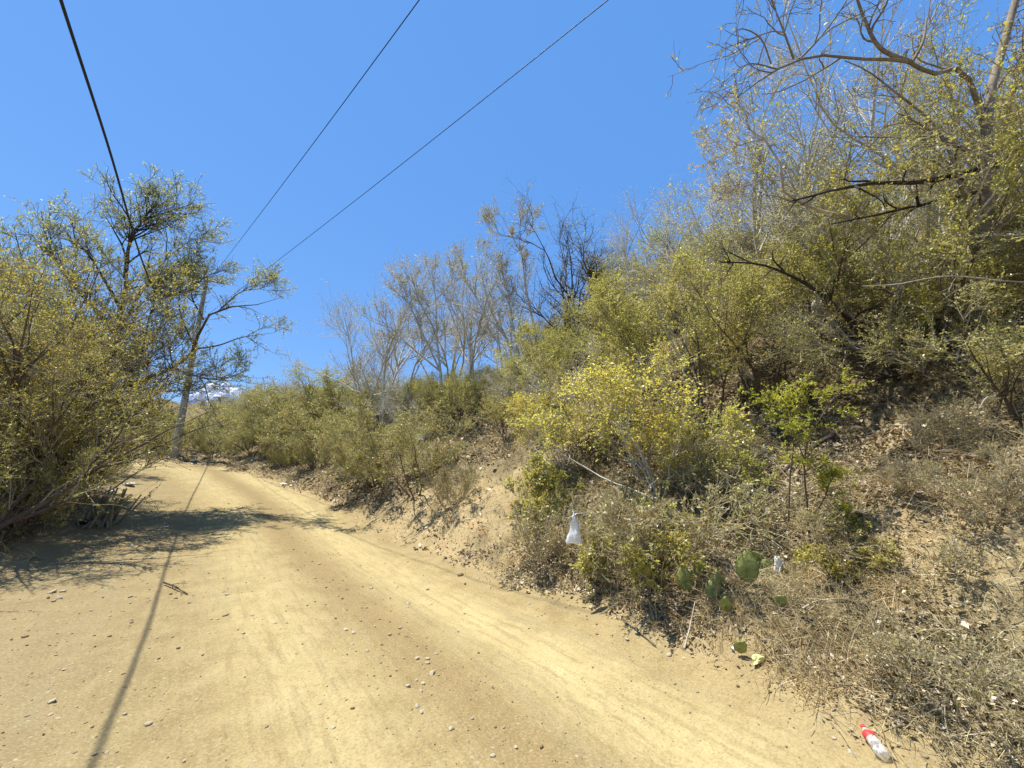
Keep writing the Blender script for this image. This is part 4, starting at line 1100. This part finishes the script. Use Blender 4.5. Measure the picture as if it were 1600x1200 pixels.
lit(1183, 1038, 36, M_YELP, 'crumpled yellow wrapper at the road edge below the prickly pear', 'litter', 5, .8, 'wrapper')
lit(1147, 1016, 12, M_WHITEP, 'whitish scrap in shade left of the yellow wrapper', 'litter', 6, .8)
lit(818, 913, 22, M_WHITEP, 'flat pale paper scrap at the right road edge below the hanging bag', 'litter', 7, .35, 'paper_scrap')
lit(444, 758, 18, M_WHITEP, 'white plastic bag lying at the far right road edge', 'litter', 8, .5)
lit(394, 721, 8, M_WHITEP, 'small white scrap in the brush right of the pole', 'litter', 9, .8)
lit(480, 748, 11, M_STONE, 'pale grey scrap in the brush right of the white roadside bag', 'litter', 10, .6)
lit(303, 722, 12, M_WHITEP, 'white plastic lying just right of the pole foot', 'litter', 11, .5)
lit(284, 713, 8, M_WHITEP, 'tiny white scrap against the pole foot', 'litter', 12, .9)
lit(260, 716, 14, M_GREYP, 'grey litter left of the pole foot', 'litter', 13, .4)
lit(152, 822, 34, M_GREYP, 'crumpled grey plastic bag below the stalk clump', 'litter', 14, .6)
lit(128, 820, 40, M_BLACKP, 'black plastic bag beside the crumpled grey one', 'litter', 15, .5)
lit(178, 768, 30, M_WHITEP, 'heap of white plastic litter in shade behind the stalk clump', 'litter', 16, .4)
lit(196, 758, 40, M_GREYP, 'flattened grey litter at the shady road edge behind the stalk clump', 'litter', 17, .25)
lit(101, 812, 11, M_REDP, 'small red plastic scrap at the foot of the left thicket', 'litter', 18, .8)
lit(258, 826, 16, M_GREYP, 'small grey plastic scrap on the shaded road', 'litter', 19, .5)
lit(205, 853, 8, M_WHITEP, 'tiny pale scrap in the road shade', 'litter', 20, .5)
lit(525, 797, 18, M_REDP if False else M_STONE, 'flat pale stone at the foot of the thorn bushes by the road', 'stone', 21, .4, 'stone')

# hanging plastic bag
g = hit(905, 935); dg = to_px(g)[2] - .12
M_FILM, nt = nodes_of('clear_film')
p1 = N(nt, 'ShaderNodeBsdfPrincipled'); p1.inputs['Base Color'].default_value = (.86, .87, .88, 1); p1.inputs['Roughness'].default_value = .3
tcn = N(nt, 'ShaderNodeTexCoord'); fz = noise(nt, tcn.outputs['Object'], 22, 4)
bp = N(nt, 'ShaderNodeBump'); bp.inputs['Strength'].default_value = .6; bp.inputs['Distance'].default_value = .01; nt.links.new(fz, bp.inputs['Height']); nt.links.new(bp.outputs[0], p1.inputs['Normal'])
tr_ = N(nt, 'ShaderNodeBsdfTransparent'); tl_ = N(nt, 'ShaderNodeBsdfTranslucent'); tl_.inputs[0].default_value = (.85, .86, .87, 1)
m1 = N(nt, 'ShaderNodeMixShader'); m1.inputs[0].default_value = .35; nt.links.new(p1.outputs[0], m1.inputs[1]); nt.links.new(tl_.outputs[0], m1.inputs[2])
m2 = N(nt, 'ShaderNodeMixShader'); nt.links.new(ramp(nt, fz, .3, .7, .04, .28), m2.inputs[0]); nt.links.new(m1.outputs[0], m2.inputs[1]); nt.links.new(tr_.outputs[0], m2.inputs[2])
oo = N(nt, 'ShaderNodeOutputMaterial'); nt.links.new(m2.outputs[0], oo.inputs[0])
top = at_depth(896, 806, dg); sc_ = dg / F_PX
nu, nv = 28, 14; V = []
rb = np.random.default_rng(4)
for j in range(nv):
    t = j / (nv - 1); half = (2.2 + 9.5 * t ** .8) * sc_; z = -40 * t * sc_
    for i in range(nu):
        a = 2 * PI * i / nu
        fold = 1 + .16 * math.sin(5 * a + 2 * t) * (1 - .5 * t)
        V.append((half * math.cos(a) * fold * (1 + .10 * math.sin(9 * t + 2 * a)) + .012 * math.sin(5 * t), half * .5 * math.sin(a) * fold + .008 * math.sin(8 * t + a), z + (.012 * math.sin(3 * a + 1) + .007 * math.sin(7 * a)) * t * t))
V = np.array(V) + rb.normal(0, .0045, (nu * nv, 3))
i = np.arange(nv - 1)[:, None] * nu; k = np.arange(nu)[None]; k2 = (k + 1) % nu
Fq = np.stack([i + k, i + k2, i + nu + k2, i + nu + k], -1).reshape(-1, 4)
e = empty('plastic_bag', top); tag(e, 'clear white plastic bag hanging from a twig above the road edge', 'plastic bag')
link('bag_body', mesh_np('bag_body', V, [Fq, np.arange((nv - 1) * nu, nv * nu)[None]], M_FILM, smooth=True), e)
P = np.array([[[0, 0, -.01], [.008, 0, .03], [-.004, 0, .075]], [[0, 0, -.005], [.03, .01, .018], [.05, .01, .03]]]); v, f = tubes(P, np.array([[.012, .009, .005], [.01, .007, .003]]), 8)
link('knot', mesh_np('bag_knot', v, f, M_WHITEP, smooth=True), e)

stick('twig', [at_depth(948, 868, dg + .55), at_depth(935, 825, dg + .4), at_depth(915, 803, dg + .15), np.array(top) + [0, 0, .012], np.array(top) + [-.07, -.01, -.03]], .006, .003, 'thin grey twig from which the clear plastic bag hangs', M_BARK_GREY, 'twig', sub=4, subL=.15, seed=16)
# plastic bottle with red cap and label
g = hit(1378, 1176); dg = to_px(g)[2]
pc = hit(1350, 1146); pe = hit(1386, 1196)
ax = Vector(pe - pc); Lb = ax.length
e = empty('plastic_bottle', pc + [0, 0, .033]); tag(e, 'crumpled clear plastic bottle with red cap and red label at the road edge', 'bottle')
e.rotation_mode = 'QUATERNION'; e.rotation_quaternion = ax.to_track_quat('Z', 'Y')
prof = [(.0, .0115), (.012, .0115), (.018, .014), (.03, .017), (.05, .028), (.065, .033), (.10, .0335), (.105, .031), (.125, .0335), (.16, .030), (.175, .034), (.20, .0335), (.216, .031), (.222, .022), (.219, .0)]
def lathe(prof, sides=24, dent=0., seed=0, z0=0, k=1.):
    r_ = np.random.default_rng(seed); a = np.arange(sides) * 2 * PI / sides
    V = np.array([[(max(r, .0005)) * math.cos(q) * (1 + dent * math.sin(2 * q + z * 40)), max(r, .0005) * math.sin(q) * (1 - dent * math.cos(3 * q + z * 30)), z * k + z0] for z, r in prof for q in a])
    n = len(prof); i = np.arange(n - 1)[:, None] * sides; kk = np.arange(sides)[None]; k2 = (kk + 1) % sides
    return V, np.stack([i + kk, i + k2, i + sides + k2, i + sides + kk], -1).reshape(-1, 4)
kz = Lb / .235
M_PET, nt = nodes_of('scuffed_pet')
p1 = N(nt, 'ShaderNodeBsdfPrincipled'); p1.inputs['Base Color'].default_value = (.66, .62, .58, 1); p1.inputs['Roughness'].default_value = .28
tr_ = N(nt, 'ShaderNodeBsdfTransparent'); m2 = N(nt, 'ShaderNodeMixShader'); tcb = N(nt, 'ShaderNodeTexCoord'); nt.links.new(ramp(nt, noise(nt, tcb.outputs['Object'], 28, 4), .38, .62, .25, .75), m2.inputs[0])
nt.links.new(p1.outputs[0], m2.inputs[1]); nt.links.new(tr_.outputs[0], m2.inputs[2]); oo = N(nt, 'ShaderNodeOutputMaterial'); nt.links.new(m2.outputs[0], oo.inputs[0])
v, f = lathe(prof, 24, .07, 1, 0, kz); link('bottle_body', mesh_np('bottle_body', v, f, M_PET, smooth=True), e)
v, f = lathe([(-.006, .0), (-.006, .0145), (.013, .0150), (.013, .0118)], 20, 0, 1, 0, kz); link('cap', mesh_np('bottle_cap', v, f, M_REDP, smooth=False), e)
v, f = lathe([(.052, .0300), (.065, .0345), (.080, .0350), (.098, .0350)], 24, .07, 1, 0, kz); link('paper_label', mesh_np('bottle_label', v, f, M_REDP, smooth=True), e)

# ------------------------------------------------------------------ drop unused prototypes
for key, lst in PROTO.items():
    for o, used in lst:
        if not used:
            for ch in list(o.children): bpy.data.objects.remove(ch)
            bpy.data.objects.remove(o)
for o in bpy.data.objects:
    if 'h' in o: del o['h']
